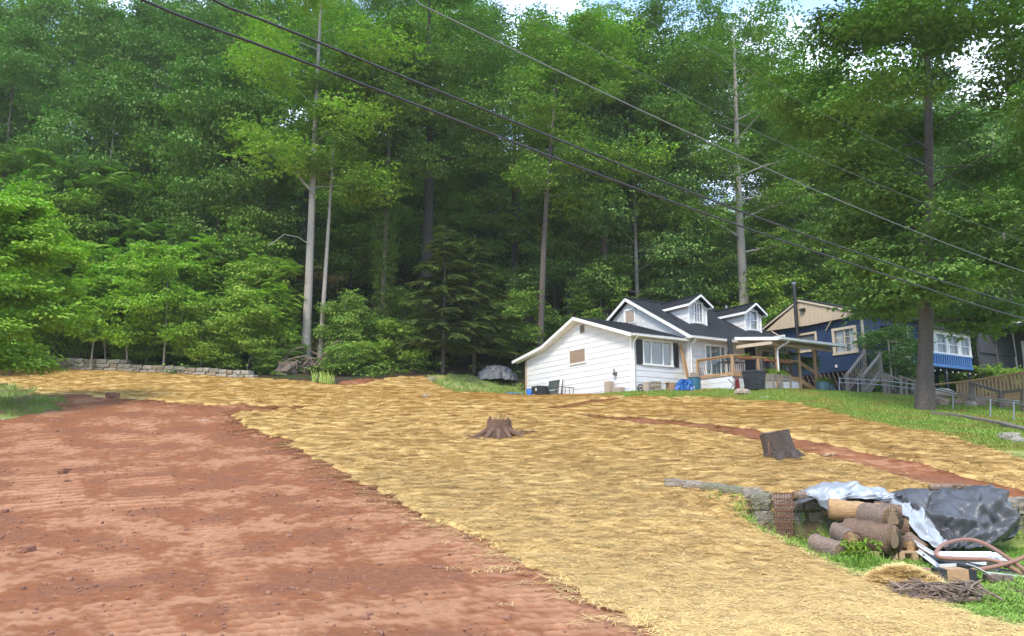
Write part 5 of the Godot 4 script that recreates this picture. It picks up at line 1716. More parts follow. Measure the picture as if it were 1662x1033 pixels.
	# scrap trim and gutter lengths
	for q in [[1483, 881, 11.1, 1522, 905, 10.6, 0.05, "white trim strip slanting from the silver tarp"], [1491, 896, 10.7, 1524, 921, 10.25, 0.06, "bent white gutter strip lying toward the straw heap"], [1520, 921, 10.2, 1600, 917, 10.3, 0.035, "thin white strip lying under the copper hose"], [1600, 933, 9.8, 1668, 941, 9.6, 0.04, "pale strip beside the black drain pipe"]]:
		var p := at(q[0], q[1], q[2])
		var s := thing("trim_strip", q[7], "trim strip", p)
		var e := at(q[3], q[4], q[5]) - p
		beam(s, "web", M.white_metal, Vector3.ZERO, e, q[6], 0.008)
		beam(s, "flange", M.white_metal, Vector3(0, 0.018, 0.02), e + Vector3(0, 0.018, 0.02), 0.008, 0.04)
	var ws := thing("corrugated_sheet", "flat white corrugated panel lying behind the copper hose loop", "sheet", at(1570, 902, 10.75))
	for k in 6: block(ws, "rib_strip", M.white_metal, Vector3(0, 0.012 * (k % 2), 0.14 - k * 0.06), Vector3(0.9, 0.012, 0.058), Basis(Vector3.RIGHT, 0.5 if k % 2 else 0.1))
	var dp := thing("drain_pipe", "length of black drain pipe lying below the hose", "pipe")
	rod(dp, "pipe_wall", M.black_plastic, [at(1500, 905, 10.6), at(1580, 922, 10.1), at(1675, 940, 9.7)], 0.055, 12)
	rod(dp, "collar", M.black_plastic, [at(1598, 926, 10.0), at(1606, 928, 9.97)], 0.066, 12)
	var bg := thing("black_gutter", "grey flattened gutter piece beneath the hose loop", "gutter")
	beam(bg, "channel", M.grey_plastic, at(1525, 908, 10.5), at(1640, 915, 10.3), 0.2, 0.02)
	beam(bg, "lip", M.white_metal, at(1530, 904, 10.6), at(1640, 909, 10.4), 0.03, 0.03)
	# hose
	var hs := thing("copper_hose", "stiff copper coloured hose in a loose loop on the ground", "hose")
	var loop := []
	for q in [[1700, 885, 10.2], [1662, 905, 9.95], [1625, 918, 9.8], [1570, 927, 9.75], [1525, 927, 9.9], [1484, 924, 10.1]]: loop.append(at(q[0], q[1], q[2]))
	rod(hs, "straight_run", M.copper_hose, curve_points(loop, 6), 0.026, 10)
	loop = []
	for q in [[1690, 950, 9.3], [1662, 925, 9.7], [1636, 906, 10.1], [1606, 887, 10.5], [1580, 877, 10.7], [1552, 878, 10.6], [1530, 886, 10.3], [1520, 898, 10.1], [1530, 906, 10.0], [1570, 908, 10.0], [1610, 910, 10.0], [1640, 921, 9.85], [1680, 945, 9.6]]: loop.append(at(q[0], q[1], q[2]))
	rod(hs, "loop", M.copper_hose, curve_points(loop, 6), 0.026, 10)
	var cb := thing("cardboard_box", "low cardboard box with black ends below the hose", "box", on_ground(1550, 945), -6)
	block(cb, "body", M.cardboard, Vector3(0, 0.08, 0), Vector3(0.24, 0.15, 0.22))
	for e in [-1.0, 1.0]: block(cb, "end_panel", M.black_plastic, Vector3(e * 0.165, 0.075, 0), Vector3(0.09, 0.148, 0.215))
	block(cb, "flap", M.white_metal, Vector3(0.28, 0.15, 0), Vector3(0.2, 0.008, 0.2), Basis(Vector3(0, 0, 1), -0.5))
	# straw heap
	var sh := thing("straw_heap", "small heap of loose yellow straw beside the pallet", "straw heap", on_ground(1464, 950))
	var w := []; var c := PackedColorArray()
	var sm := strand_mesh()
	for k in 1500:
		var a := rng.randf() * TAU
		var r := pow(rng.randf(), 0.7)
		var y := 0.16 * (1.0 - r * r)
		w.append(Transform3D(Basis(UP, rng.randf() * TAU) * Basis(Vector3.RIGHT, rng.randf_range(-0.35, 0.35)), Vector3(cos(a) * r * 0.38, y * rng.randf_range(0.15, 1.25) + 0.01, sin(a) * r * 0.32)))
		c.append(Color(0.90, 0.70, 0.32) * rng.randf_range(0.8, 1.0))
	scatter("strands", sm, M.strand, w, c, sh)
	# sticks
	var sp := thing("stick_pile", "pile of dead sticks and twigs in front of the straw heap", "stick pile", on_ground(1520, 974))
	for k in 130:
		var a := rng.randfn(0.2, 0.9)
		var d := Vector3(cos(a), rng.randf_range(-0.3, 0.3), sin(a))
		var len_ := rng.randf_range(0.15, 0.5)
		var o := Vector3(rng.randf_range(-0.38, 0.42), rng.randf_range(0.02, 0.15), rng.randf_range(-0.2, 0.2))
		var bend := Vector3(rng.randf_range(-0.04, 0.04), rng.randf_range(0, 0.05), rng.randf_range(-0.04, 0.04))
		rod(sp, "stick", [M.stick, M.dead_wood, M.log_grey][k % 3], [o - d * len_ * 0.5, o + bend, o + d * len_ * 0.5], rng.randf_range(0.003, 0.013) * (2.0 if k % 11 == 0 else 1.0), 5)
	var br := thing("fallen_branch", "long pale fallen branch lying along the stick pile", "branch")
	var bl := []
	for q in [[1466, 968, 8.9], [1490, 976, 8.6], [1530, 982, 8.4], [1565, 980, 8.4], [1592, 980, 8.35]]: bl.append(on_ground(q[0], q[1]) + UP * 0.04)
	rod(br, "stem", M.log_grey, curve_points(bl, 4), 0.028, 8)
	rod(br, "side_twig", M.log_grey, [bl[2], bl[2] + Vector3(0.14, 0.06, 0.07)], 0.01, 5)
	for q in [[1560, 957, 0.10, "brown clod"], [1612, 945, 0.13, "brown clod"], [1635, 944, 0.10, "brown clod"]]:
		var g := on_ground(q[0], q[1])
		var o := part(self, "bark_chunk", stone_mesh[int(q[0]) % 6], M.dead_wood, Transform3D(Basis(UP, q[0]) * Basis.from_scale(Vector3(1.4, 0.8, 1.0) * q[2]), g + UP * q[2] * 0.3))
		tag(o, "dark chunk of rotten bark on the ground near the hose", "bark", "rotten bark chunks")
	# leafy weeds at the foot of the wall
	for q in [[1100, 797, 14.2, 0.22], [1168, 820, 12.9, 0.34], [1186, 815, 12.9, 0.3], [1330, 886, 11.6, 0.3], [1385, 905, 10.6, 0.36], [1395, 892, 10.7, 0.3], [1255, 880, 12.0, 0.2]]:
		var g := at(q[0], q[1], q[2])
		var t2 := thing("weed", "leafy green weed growing at the foot of the stone wall", "weed", Vector3(g.x, ground(g.x, g.z) if q[0] > 1250 else g.y - 0.1, g.z), 0, "weeds by the stone wall")
		rod(t2, "stem", M.leaf_mid, [Vector3(0, 0, 0), Vector3(0.03, q[3], 0.02)], 0.006, 4)
		sprigs(t2, q[3] * 0.55, q[3] * 0.5, q[3], 34, M.leaf_bright, 0.02)

func build_stumps() -> void:
	# low ragged stump with spreading roots
	var p := on_ground(810, 711)
	var t := thing("tree_stump", "ragged reddish tree stump with spreading roots in the straw", "stump", p, 20)
	var s := Shape.new()
	s.tube([Vector3(0, -0.1, 0), Vector3(0, 0.03, 0), Vector3(0, 0.15, 0), Vector3(0, 0.34, 0), Vector3(0.01, 0.50, 0)], [0.66, 0.56, 0.42, 0.36, 0.35], 26, true, 0.16, 2.0)
	shape_part(t, "trunk_base", s, M.stump_red)
	var cf := Shape.new()
	cf.tube([Vector3(0.01, 0.49, 0), Vector3(0.01, 0.515, 0)], [0.33, 0.31], 22, true, 0.14, 2.0)
	shape_part(t, "cut_top", cf, M.cut_wood)
	for k in 10:
		var a := k * 0.65 + rng.randf_range(-0.2, 0.2)
		var d := Vector3(cos(a), 0, sin(a))
		var q := p + (Basis(UP, deg_to_rad(20)) * d) * 0.95
		var drop := ground(q.x, q.z) - p.y
		var r := Shape.new()
		r.tube([d * 0.25 + UP * 0.26, d * 0.48 + UP * 0.13, d * 0.72 + UP * (0.05 + drop * 0.7), d * 0.98 + UP * (drop - 0.02)], [0.10, 0.075, 0.05, 0.02], 7)
		shape_part(t, "root", r, M.stump_red)
	for k in 9:
		var a := k * 0.75
		var d := Vector3(cos(a), 0, sin(a))
		beam(t, "splinter", M.log_bare if k % 3 == 0 else M.stump_red, d * 0.3 + UP * 0.3, d * 0.29 + UP * rng.randf_range(0.52, 0.60), 0.07, 0.05)
	rod(t, "sprout", M.dead_wood, [Vector3(0.02, 0.45, 0), Vector3(0.05, 0.68, 0.03)], 0.012, 5)
	for k in 26:
		var a := rng.randf() * TAU
		var r := rng.randf_range(0.5, 1.0)
		var o := Vector3(cos(a) * r, 0, sin(a) * r)
		var q := p + Basis(UP, deg_to_rad(20)) * o
		o.y = ground(q.x, q.z) - p.y + 0.07
		var d := Vector3(cos(a + 0.6), rng.randf_range(-0.1, 0.3), sin(a + 0.6)) * rng.randf_range(0.1, 0.22)
		rod(t, "root_scrap", M.stump_red, [o - d, o + UP * 0.03, o + d], 0.012, 5)
	# tall leaning stump cut square
	var lo := at(1272, 744, 16.5); var hi := at(1257, 702, 16.55)
	var g := on_ground(1272, 747)
	lo = Vector3(lo.x, g.y - 0.12, lo.z)
	var u := thing("tree_stump", "dark square cut stump leaning beside the red clay strip", "stump")
	var v := Shape.new()
	v.tube([lo, lo.lerp(hi, 0.18), lo.lerp(hi, 0.5), lo.lerp(hi, 0.85), hi], [0.45, 0.37, 0.325, 0.315, 0.318], 26, true, 0.05, 1.0)
	shape_part(u, "bark", v, M.stump_bark)
	var c2 := Shape.new()
	c2.tube([hi - UP * 0.01, hi + (hi - lo).normalized() * 0.012], [0.30, 0.29], 22, true, 0.04, 1.0)
	shape_part(u, "cut_top", c2, M.silver_wood)
	for k in 7:
		var a := k * 0.9 + 0.3
		var d := Vector3(cos(a), 0, sin(a))
		var r := Shape.new()
		r.tube([lo + d * 0.22 + UP * 0.26, lo + d * 0.42 + UP * 0.12, lo + d * 0.66 + UP * 0.02], [0.12, 0.09, 0.03], 7)
		shape_part(u, "root", r, M.stump_bark)
	beam(u, "bark_scar", M.stump_red, lo.lerp(hi, 0.3) + Vector3(-0.28, 0, 0.16), lo.lerp(hi, 0.72) + Vector3(-0.24, 0, 0.20), 0.05, 0.07)

func build_left_wall() -> void:
	var w := thing("garden_wall", "long low pale stone wall along the foot of the wood", "wall")
	var line := [[38, 599], [110, 601], [200, 604], [300, 609], [400, 615]]
	var k := 0
	for i in line.size() - 1:
		var a := on_ground(line[i][0], line[i][1])
		var b := on_ground(line[i + 1][0], line[i + 1][1])
		var d := Vector3(b.x - a.x, 0, b.z - a.z)
		var run := d.length()
		d = d.normalized()
		var tall := 3 if i < 2 else 2
		for r in tall:
			var s := 0.0
			while s < run:
				var len_ := rng.randf_range(0.35, 0.85)
				var q := a + d * (s + len_ * 0.5)
				lay_stone(w, Vector3(q.x, ground(q.x, q.z) + 0.09 + r * 0.235, q.z - 0.2), Vector3(len_ - 0.02, 0.23, 0.5), Basis(UP, -atan2(d.z, d.x) + rng.randf_range(-0.04, 0.04)), k, [M.pale_stone, M.pale_stone, M.stone, M.pale_stone, M.stone_warm][k % 5])
				s += len_
				k += 1
	var p := on_ground(14, 612)
	var f := thing("fence_post", "short rusty brown post at the edge of the wood", "post", p)
	beam(f, "shaft", M.rust, Vector3(0.1, -0.1, 0), Vector3(-0.02, 0.66, 0), 0.12, 0.12)
	beam(f, "band", M.rust, Vector3(-0.01, 0.5, 0), Vector3(-0.02, 0.58, 0), 0.15, 0.15)

func build_clods() -> void:
	var big := [[102, 768, 0.13, "dark red rock lying alone on the clay track"], [108, 783, 0.07, ""], [45, 896, 0.10, ""], [112, 783, 0.06, ""], [168, 768, 0.05, ""], [443, 806, 0.09, ""], [600, 815, 0.07, ""], [540, 788, 0.06, ""], [182, 646, 0.30, "mound of loose red clay at the top of the track"], [8, 832, 0.07, ""], [690, 646, 0.2, "grey rock at the edge of the straw by the trees"], [1545, 712, 0.0, ""], [1640, 716, 0.26, "pale rock on the lawn edge"], [1655, 720, 0.18, ""], [700, 618, 0.25, ""], [480, 745, 0.06, ""], [420, 700, 0.06, ""]]
	for q in big:
		if q[2] == 0.0: continue
		var g := on_ground(q[0], q[1])
		var o := part(self, "rock", stone_mesh[int(q[0]) % 6], M.pale_stone if q[0] > 600 else M.clod, Transform3D(Basis(UP, q[0]) * Basis.from_scale(Vector3(1.5, 0.9, 1.1) * q[2]), g + UP * q[2] * 0.25))
		tag(o, q[3] if q[3] else ("small red rock lying on the clay track" if q[0] < 650 else "grey stone on the ground by the grass"), "rock", "" if q[3] else ("rocks on the clay track" if q[0] < 650 else "grey stones by the grass"))
	# crumbs of clay and gravel
	var w := []; var c := PackedColorArray()
	for i in 8000:
		var d := rng.randf_range(5.6, 26.0)
		var x := rng.randf_range(-0.74, 0.22) * d
		if region(x, -d) != CLAY: continue
		var near_edge := region(x + 0.5, -d + 0.3) != CLAY or region(x - 0.6, -d) != CLAY
		var lumpy := tone.get_noise_2d(x, -d) < -0.12
		if not (near_edge or lumpy) and rng.randf() > 0.16: continue
		var s := rng.randf_range(0.008, 0.03) * (1.0 if rng.randf() < 0.94 else 2.0)
		w.append(Transform3D(Basis.from_euler(Vector3(rng.randf() * 3, rng.randf() * 6, 0)) * Basis.from_scale(Vector3(1.3, 0.8, 1.0) * s), grounded(x, -d, -s * 0.2)))
		c.append(Color(0.20, 0.09, 0.055).lerp(Color(0.30, 0.16, 0.10), rng.randf() * rng.randf()))
	var m := paint(Color.WHITE, 0.95)
	m.vertex_color_use_as_albedo = true
	tag(scatter("clay_crumbs", rough_stone(77, 3, 0.75, 0.3), m, w, c), "small crumbs of red clay and gravel on the track", "gravel")

func build_cables() -> void:
	var set_ := [
		["lower thick black utility cable crossing before the trees", [[232, 0], [500, 103], [1100, 331], [1478, 460], [1662, 517]], 9.0, 20.0, 0.019, M.cable],
		["upper thick black utility cable crossing before the trees", [[347, 0], [500, 62], [1100, 304], [1400, 413], [1662, 497]], 9.2, 20.5, 0.018, M.cable],
		["thin pale utility wire above the two black cables", [[675, 0], [738, 34], [1100, 207], [1400, 341], [1662, 441]], 10.0, 21.0, 0.0085, M.pale_cable],
		["faint grey wire high among the treetops over the blue house", [[795, 0], [900, 48], [1077, 137], [1318, 254], [1662, 392]], 11.0, 22.0, 0.005, M.grey_cable],
		["faint grey wire reaching the tall maple", [[990, 0], [1180, 96], [1327, 180], [1483, 258], [1662, 345]], 12.0, 23.0, 0.004, M.grey_cable]]
	for s in set_:
		var t := thing("utility_cable", s[0], "cable")
		var pts := []
		var u0: float = s[1][0][0]
		for q in s[1]:
			var k: float = (q[0] - u0) / (1662.0 - u0)
			pts.append(at(q[0], q[1], 1.0 / lerpf(1.0 / s[2], 1.0 / s[3], k)))
		pts.push_front(pts[0] + (pts[0] - pts[1]) * 0.9 + UP * 0.3)
		pts.append(pts[-1] + (pts[-1] - pts[-2]) * 1.2 + UP * 0.4)
		rod(t, "wire", s[5], curve_points(pts, 10), s[4], 8)
		if s[4] > 0.015:
			var tw := []
			var smooth_ := curve_points(pts, 26)
			for i in smooth_.size(): tw.append(smooth_[i] + Vector3(0, cos(i * 1.1), sin(i * 1.1)) * s[4] * 0.9)
			rod(t, "lashing", s[5], tw, s[4] * 0.35, 5)

# ------------------------------------------------------------------ leaves and trees
var clusters: Array = []
var fine_clusters: Array = []
var frond: ArrayMesh
var spray: ArrayMesh

func leaf(s: Shape, o: Vector3, d: Vector3, up: Vector3, len_: float, wide: float) -> void:
	var side := d.cross(up).normalized()
	var n := side.cross(d).normalized()
	var tip := o + d * len_ - n * len_ * 0.16
	var m := o + d * len_ * 0.45
	var l := m + side * wide * 0.5 + n * wide * 0.14
	var r := m - side * wide * 0.5 + n * wide * 0.14
	s.tri(o, tip, l)
	s.tri(o, r, tip)

func leaf_cluster(n: int, radius: float, len_: float, wide: float) -> ArrayMesh:
	var s := Shape.new()
	for k in n:
		var a := rng.randf() * TAU
		var r := sqrt(rng.randf()) * radius
		var o := Vector3(cos(a) * r, rng.randf_range(-0.16, 0.16) * radius, sin(a) * r)
		var b := a + rng.randf_range(-0.9, 0.9)
		var d := Vector3(cos(b), rng.randf_range(-0.75, 0.15), sin(b)).normalized()
		var up := Vector3(rng.randf_range(-0.5, 0.5), 1, rng.randf_range(-0.5, 0.5)).normalized()
		var g := rng.randf_range(0.72, 1.0)
		s.tint = Color(g, g, g)
		leaf(s, o, d, up, len_ * rng.randf_range(0.75, 1.25), wide * rng.randf_range(0.8, 1.2))
	return s.mesh()

func make_leaves() -> void:
	for k in 4: clusters.append(leaf_cluster(14, 0.50, 0.22, 0.13))
	for k in 3: fine_clusters.append(leaf_cluster(16, 0.42, 0.16, 0.12))
	var s := Shape.new()                                     # pinnate frond along +z
	for k in 11:
		var t := (k + 1) / 11.0
		var o := Vector3(0, 0.12 * sin(t * 2.2) - 0.28 * t * t, t)
		var len_ := 0.27 * sin(PI * clampf(t * 0.85 + 0.12, 0, 1)) + 0.05
		for e in [-1.0, 1.0]:
			var g := rng.randf_range(0.8, 1.0)
			s.tint = Color(g, g, g)
			leaf(s, o, Vector3(e, -0.25, 0.45).normalized(), UP, len_, len_ * 0.3)
	frond = s.mesh()
	s = Shape.new()                                          # flat hemlock spray along +z
	for k in 16:
		var t := (k + 1) / 16.0
		var o := Vector3(0, -0.22 * t * t, t)
		var len_ := 0.42 * (1.0 - t * 0.75)
		for e in [-1.0, 1.0]:
			var d := Vector3(e * 0.8, -0.12, 0.62).normalized()
			var g := rng.randf_range(0.7, 1.0)
			s.tint = Color(g, g, g)
			leaf(s, o, d, UP, len_, 0.07)
			leaf(s, o + d * len_ * 0.35, (d + Vector3(e * -0.3, 0, 0.5)).normalized(), UP, len_ * 0.5, 0.05)
			leaf(s, o + d * len_ * 0.3, (d + Vector3(e * 0.4, 0, -0.35)).normalized(), UP, len_ * 0.45, 0.05)
	spray = s.mesh()

# parameters: tall, girth, bare (share of height without limbs), reach, limbs, per clump, size, flat
func grow(t: Node3D, k: Dictionary, bark: Material, foliage: Material) -> void:
	var r := RandomNumberGenerator.new()
	r.seed = int(k.seed)
	var H: float = k.tall
	var lean: Vector2 = k.get("lean", Vector2.ZERO)
	var pts := []; var rad := []
	var wob: Vector2 = Vector2(r.randf_range(-1, 1), r.randf_range(-1, 1)) * k.get("wobble", 0.25)
	for i in 12:
		var s := i / 11.0
		pts.append(Vector3(lean.x * s + wob.x * sin(s * 5.0) * s, H * s - (0.4 if i == 0 else 0.0), lean.y * s + wob.y * sin(s * 4.0 + 1.0) * s))
		rad.append(maxf(0.012, k.girth * (1.0 - 0.9 * pow(s, 1.1)) * (1.45 if i == 0 else 1.0)))
	var s0 := Shape.new()
	s0.tube(pts, rad, 10, true, 0.05, k.seed)
	shape_part(t, "trunk", s0, bark)
	var at_ := func(s: float) -> Vector3:
		var f := clampf(s, 0, 1) * 11.0
		var i := mini(int(f), 10)
		return pts[i].lerp(pts[i + 1], f - i)
	var where := []; var tint := PackedColorArray()
	var n: int = k.limbs
	var size: float = k.size
	for i in n:
		var u := (i + r.randf()) / n
		var s := lerpf(k.bare, 0.98, u)
		var a := i * 2.399 + r.randf_range(-0.4, 0.4)
		var prof := sin(PI * clampf(0.22 + u * 0.74, 0, 1)) if not k.has("cone") else (1.02 - u)
		var len_: float = k.reach * lerpf(0.45, 1.0, prof) * r.randf_range(0.75, 1.15)
		if k.has("cone"): len_ = k.reach * maxf(0.1, prof) * r.randf_range(0.8, 1.1)
		if k.has("skirt") and u < 0.4 and cos(a) < 0.1: len_ *= 0.55
		var rise: float = lerpf(0.15, 1.1, u) * k.get("rise", 1.0)
		var d := Vector3(cos(a), 0, sin(a))
		var o: Vector3 = at_.call(s)
		var p1: Vector3 = o + d * len_ * 0.35 + UP * len_ * rise * 0.30
		var p2: Vector3 = o + d * len_ * 0.7 + UP * len_ * rise * 0.48
		var p3: Vector3 = o + d * len_ + UP * len_ * rise * 0.55
		var g: float = maxf(0.012, k.girth * (1.0 - 0.85 * s) * k.get("limb", 0.36))
		var ls := Shape.new()
		ls.tube([o, p1, p2, p3], [g, g * 0.7, g * 0.42, g * 0.12], 6)
		for e in 3:
			var q: Vector3 = p1.lerp(p3, 0.2 + e * 0.3)
			var b := a + (0.9 if e % 2 else -0.9)
			ls.tube([q, q + Vector3(cos(b), 0.3, sin(b)) * len_ * 0.3], [g * 0.3, g * 0.08], 4, false)
		shape_part(t, "limb", ls, bark)
		var spots := [p3, p2, p1.lerp(p2, 0.6)]
		for e in 3:
			var b := a + (0.9 if e % 2 else -0.9)
			spots.append(p1.lerp(p3, 0.2 + e * 0.3) + Vector3(cos(b), 0.25, sin(b)) * len_ * 0.34)
		for sp in spots:
			var cr: float = k.clump * r.randf_range(0.6, 1.15)
			var shade := r.randf_range(0.78, 1.0)
			if r.randf() < k.get("gaps", 0.12): continue
			for c in k.per:
				var v := Vector3(r.randfn(), r.randfn(), r.randfn()).normalized() * pow(r.randf(), 0.45)
				var p: Vector3 = sp + Vector3(v.x * cr, v.y * cr * k.get("flat", 0.8), v.z * cr)
				var bas := Basis(UP, r.randf() * TAU) * Basis(Vector3.RIGHT, r.randf_range(-0.45, 0.45))
				where.append(Transform3D(bas * Basis.from_scale(Vector3.ONE * size * r.randf_range(0.75, 1.25)), p))
				var w := shade * r.randf_range(0.82, 1.0)
				tint.append(Color(w * r.randf_range(0.85, 1.0), w, w * r.randf_range(0.8, 1.0)))
	var lm: Mesh = k.leaf if k.has("leaf") else clusters[int(k.seed) % 4]
	part(t, "crown", bake(lm, where, tint), foliage).set_meta("kind", "stuff")

func crown_of(t: Node) -> MeshInstance3D:
	return t.get_node("crown")

func place_tree(proto: Node3D, label: String, group: String, x: float, z: float, turn: float, size: float, foliage: Material) -> Node3D:
	var c := copy_of(proto, label)
	c.set_meta("group", group)
	c.position = grounded(x, z, 0.05)
	c.rotation_degrees.y = turn
	c.scale = Vector3.ONE * size
	crown_of(c).material_override = foliage
	return c

func build_wood() -> void:
	# ---- marked trees
	var p := at(497, 560, 42.6)
	var t := thing("tall_tree", "tall tree with long pale bare trunk at the clearing edge", "tree", grounded(p.x, p.z, 0.1))
	grow(t, {"seed": 3, "tall": 27.0, "girth": 0.27, "bare": 0.40, "reach": 4.6, "limbs": 20, "per": 20, "size": 1.0, "clump": 1.5, "lean": Vector2(-0.4, -0.5), "wobble": 0.22, "gaps": 0.25, "limb": 0.25}, M.pale_bark, M.leaf_light)
	rod(t, "dead_limb", M.pale_bark, [Vector3(0.1, 7.3, 0), Vector3(-0.7, 7.8, 0.3), Vector3(-1.5, 7.95, 0.4), Vector3(-2.4, 7.2, 0.5)], 0.028, 6)
	rod(t, "dead_limb", M.pale_bark, [Vector3(0.0, 10.6, 0), Vector3(-0.6, 11.2, 0.2), Vector3(-1.1, 11.9, 0.3)], 0.08, 6)
	p = at(520, 560, 43.2)
	t = thing("slender_tree", "slender pale trunk standing close beside the long bare trunk", "tree", grounded(p.x, p.z, 0.1))
	grow(t, {"seed": 5, "tall": 19.0, "girth": 0.15, "bare": 0.55, "reach": 2.6, "limbs": 12, "per": 22, "size": 0.95, "clump": 1.0, "lean": Vector2(0.3, 0)}, M.pale_bark, M.leaf_mid)
	# ivy-clad trunk
	p = at(620, 560, 45.0)
	t = thing("ivy_clad_tree", "narrow trunk wrapped in climbing ivy leaves", "tree", grounded(p.x, p.z, 0.1))
	grow(t, {"seed": 8, "tall": 21.0, "girth": 0.2, "bare": 0.62, "reach": 3.0, "limbs": 12, "per": 24, "size": 1.0, "clump": 1.5}, M.bark, M.leaf_dark)
	var w := []; var c := PackedColorArray()
	for k in 850:
		var y := rng.randf_range(2.2, 12.6)
		var a := rng.randf() * TAU
		var rr := 0.28 + 0.55 * rng.randf() * sin(PI * clampf((y - 1.8) / 11.4, 0.05, 1.0))
		w.append(Transform3D(Basis(UP, rng.randf() * TAU) * Basis(Vector3.RIGHT, rng.randf_range(0.1, 0.9)) * Basis.from_scale(Vector3.ONE * rng.randf_range(0.45, 0.75)), Vector3(cos(a) * rr, y, sin(a) * rr)))
		c.append(Color(0.9, 0.9, 0.7) * rng.randf_range(0.6, 1.0))
	part(t, "ivy", bake(fine_clusters[0], w, c), M.ivy_leaf).set_meta("kind", "stuff")
	# hemlocks
	for q in [[718, 43.6, 9.3, 3.0, "young hemlock with airy drooping sprays at the lawn edge", 11], [769, 45.0, 8.8, 2.9, "second young hemlock just beside the grey covered mound", 12]]:
		p = at(q[0], 600, q[1])
		t = thing("hemlock", q[4], "hemlock", grounded(p.x, p.z, 0.1))
		hemlock(t, q[2], q[3], q[5])
	# brown forked tree before the dark wood and the trunks behind the house
	p = at(874, 560, 46.5)
	t = thing("forked_tree", "brown trunk rising behind the low end of the white house", "tree", grounded(p.x, p.z, 0.1))
	grow(t, {"seed": 13, "tall": 24.0, "girth": 0.24, "bare": 0.48, "reach": 4.2, "limbs": 18, "per": 20, "size": 1.0, "clump": 1.6, "lean": Vector2(1.4, -0.6), "wobble": 0.3, "gaps": 0.2}, M.bark, M.leaf_mid)
	p = at(1208, 500, 51.0)
	t = thing("tall_tree", "thick pale trunk standing behind the far dormer", "tree", grounded(p.x, p.z, 0.1))
	grow(t, {"seed": 17, "tall": 27.0, "girth": 0.40, "bare": 0.32, "reach": 5.6, "limbs": 24, "per": 22, "size": 1.0, "clump": 1.7, "lean": Vector2(0.4, -0.5), "gaps": 0.1}, M.pale_bark, M.leaf_mid)
	p = at(1104, 500, 53.0)
	t = thing("tall_tree", "dark trunk standing behind the near dormer", "tree", grounded(p.x, p.z, 0.1))
	grow(t, {"seed": 19, "tall": 25.0, "girth": 0.40, "bare": 0.40, "reach": 5.2, "limbs": 20, "per": 20, "size": 1.0, "clump": 1.7, "gaps": 0.15}, M.dark_bark, M.leaf_blue)
	p = at(690, 520, 49.0)
	t = thing("tall_tree", "stout dark trunk behind the first young hemlock", "tree", grounded(p.x, p.z, 0.1))
	grow(t, {"seed": 23, "tall": 27.0, "girth": 0.46, "bare": 0.46, "reach": 5.4, "limbs": 20, "per": 20, "size": 1.05, "clump": 1.75, "gaps": 0.2}, M.dark_bark, M.leaf_dark)
	# big maple on the lawn
	var g := on_ground(1500, 667)
	t = thing("maple_tree", "large maple with full dark crown on the lawn edge", "tree", g - UP * 0.1)
	grow(t, {"seed": 29, "tall": 19.5, "girth": 0.275, "bare": 0.17, "reach": 5.0, "limb": 0.22, "limbs": 36, "per": 38, "size": 1.0, "clump": 1.2, "lean": Vector2(2.1, 0.3), "wobble": 0.2, "gaps": 0.06, "skirt": true, "rise": 0.45, "flat": 0.65, "leaf": fine_clusters[1]}, M.bark, M.leaf_maple)
	# ---- prototypes of the wood, each placed once itself and then copied
	var protos := []
	var specs := [
		{"seed": 31, "tall": 23.0, "girth": 0.27, "bare": 0.34, "reach": 4.8, "limbs": 21, "per": 20, "size": 1.1, "clump": 1.75},
		{"seed": 32, "tall": 25.0, "girth": 0.32, "bare": 0.42, "reach": 5.2, "limbs": 21, "per": 20, "size": 1.1, "clump": 1.85},
		{"seed": 33, "tall": 21.0, "girth": 0.22, "bare": 0.28, "reach": 4.4, "limbs": 21, "per": 20, "size": 1.1, "clump": 1.65},
		{"seed": 34, "tall": 17.0, "girth": 0.17, "bare": 0.22, "reach": 3.8, "limbs": 20, "per": 20, "size": 1.05, "clump": 1.5},
		{"seed": 35, "tall": 11.0, "girth": 0.10, "bare": 0.22, "reach": 3.0, "limbs": 16, "per": 20, "size": 0.95, "clump": 1.2, "flat": 0.6, "rise": 0.4},
	]
	var barks := [M.bark, M.dark_bark, M.bark, M.pale_bark, M.dark_bark]
	for i in 5:
		t = thing("forest_tree", "", "tree")
		grow(t, specs[i], barks[i], M.leaf_mid)
		protos.append(t)
	var greens := [M.leaf_mid, M.leaf_dark, M.leaf_light, M.leaf_blue]
	var words := ["mid green", "deep green", "light green", "bluish green"]
	# depth rows: [depth, u from, u to, count, prototypes]
	var used := [false, false, false, false, false]
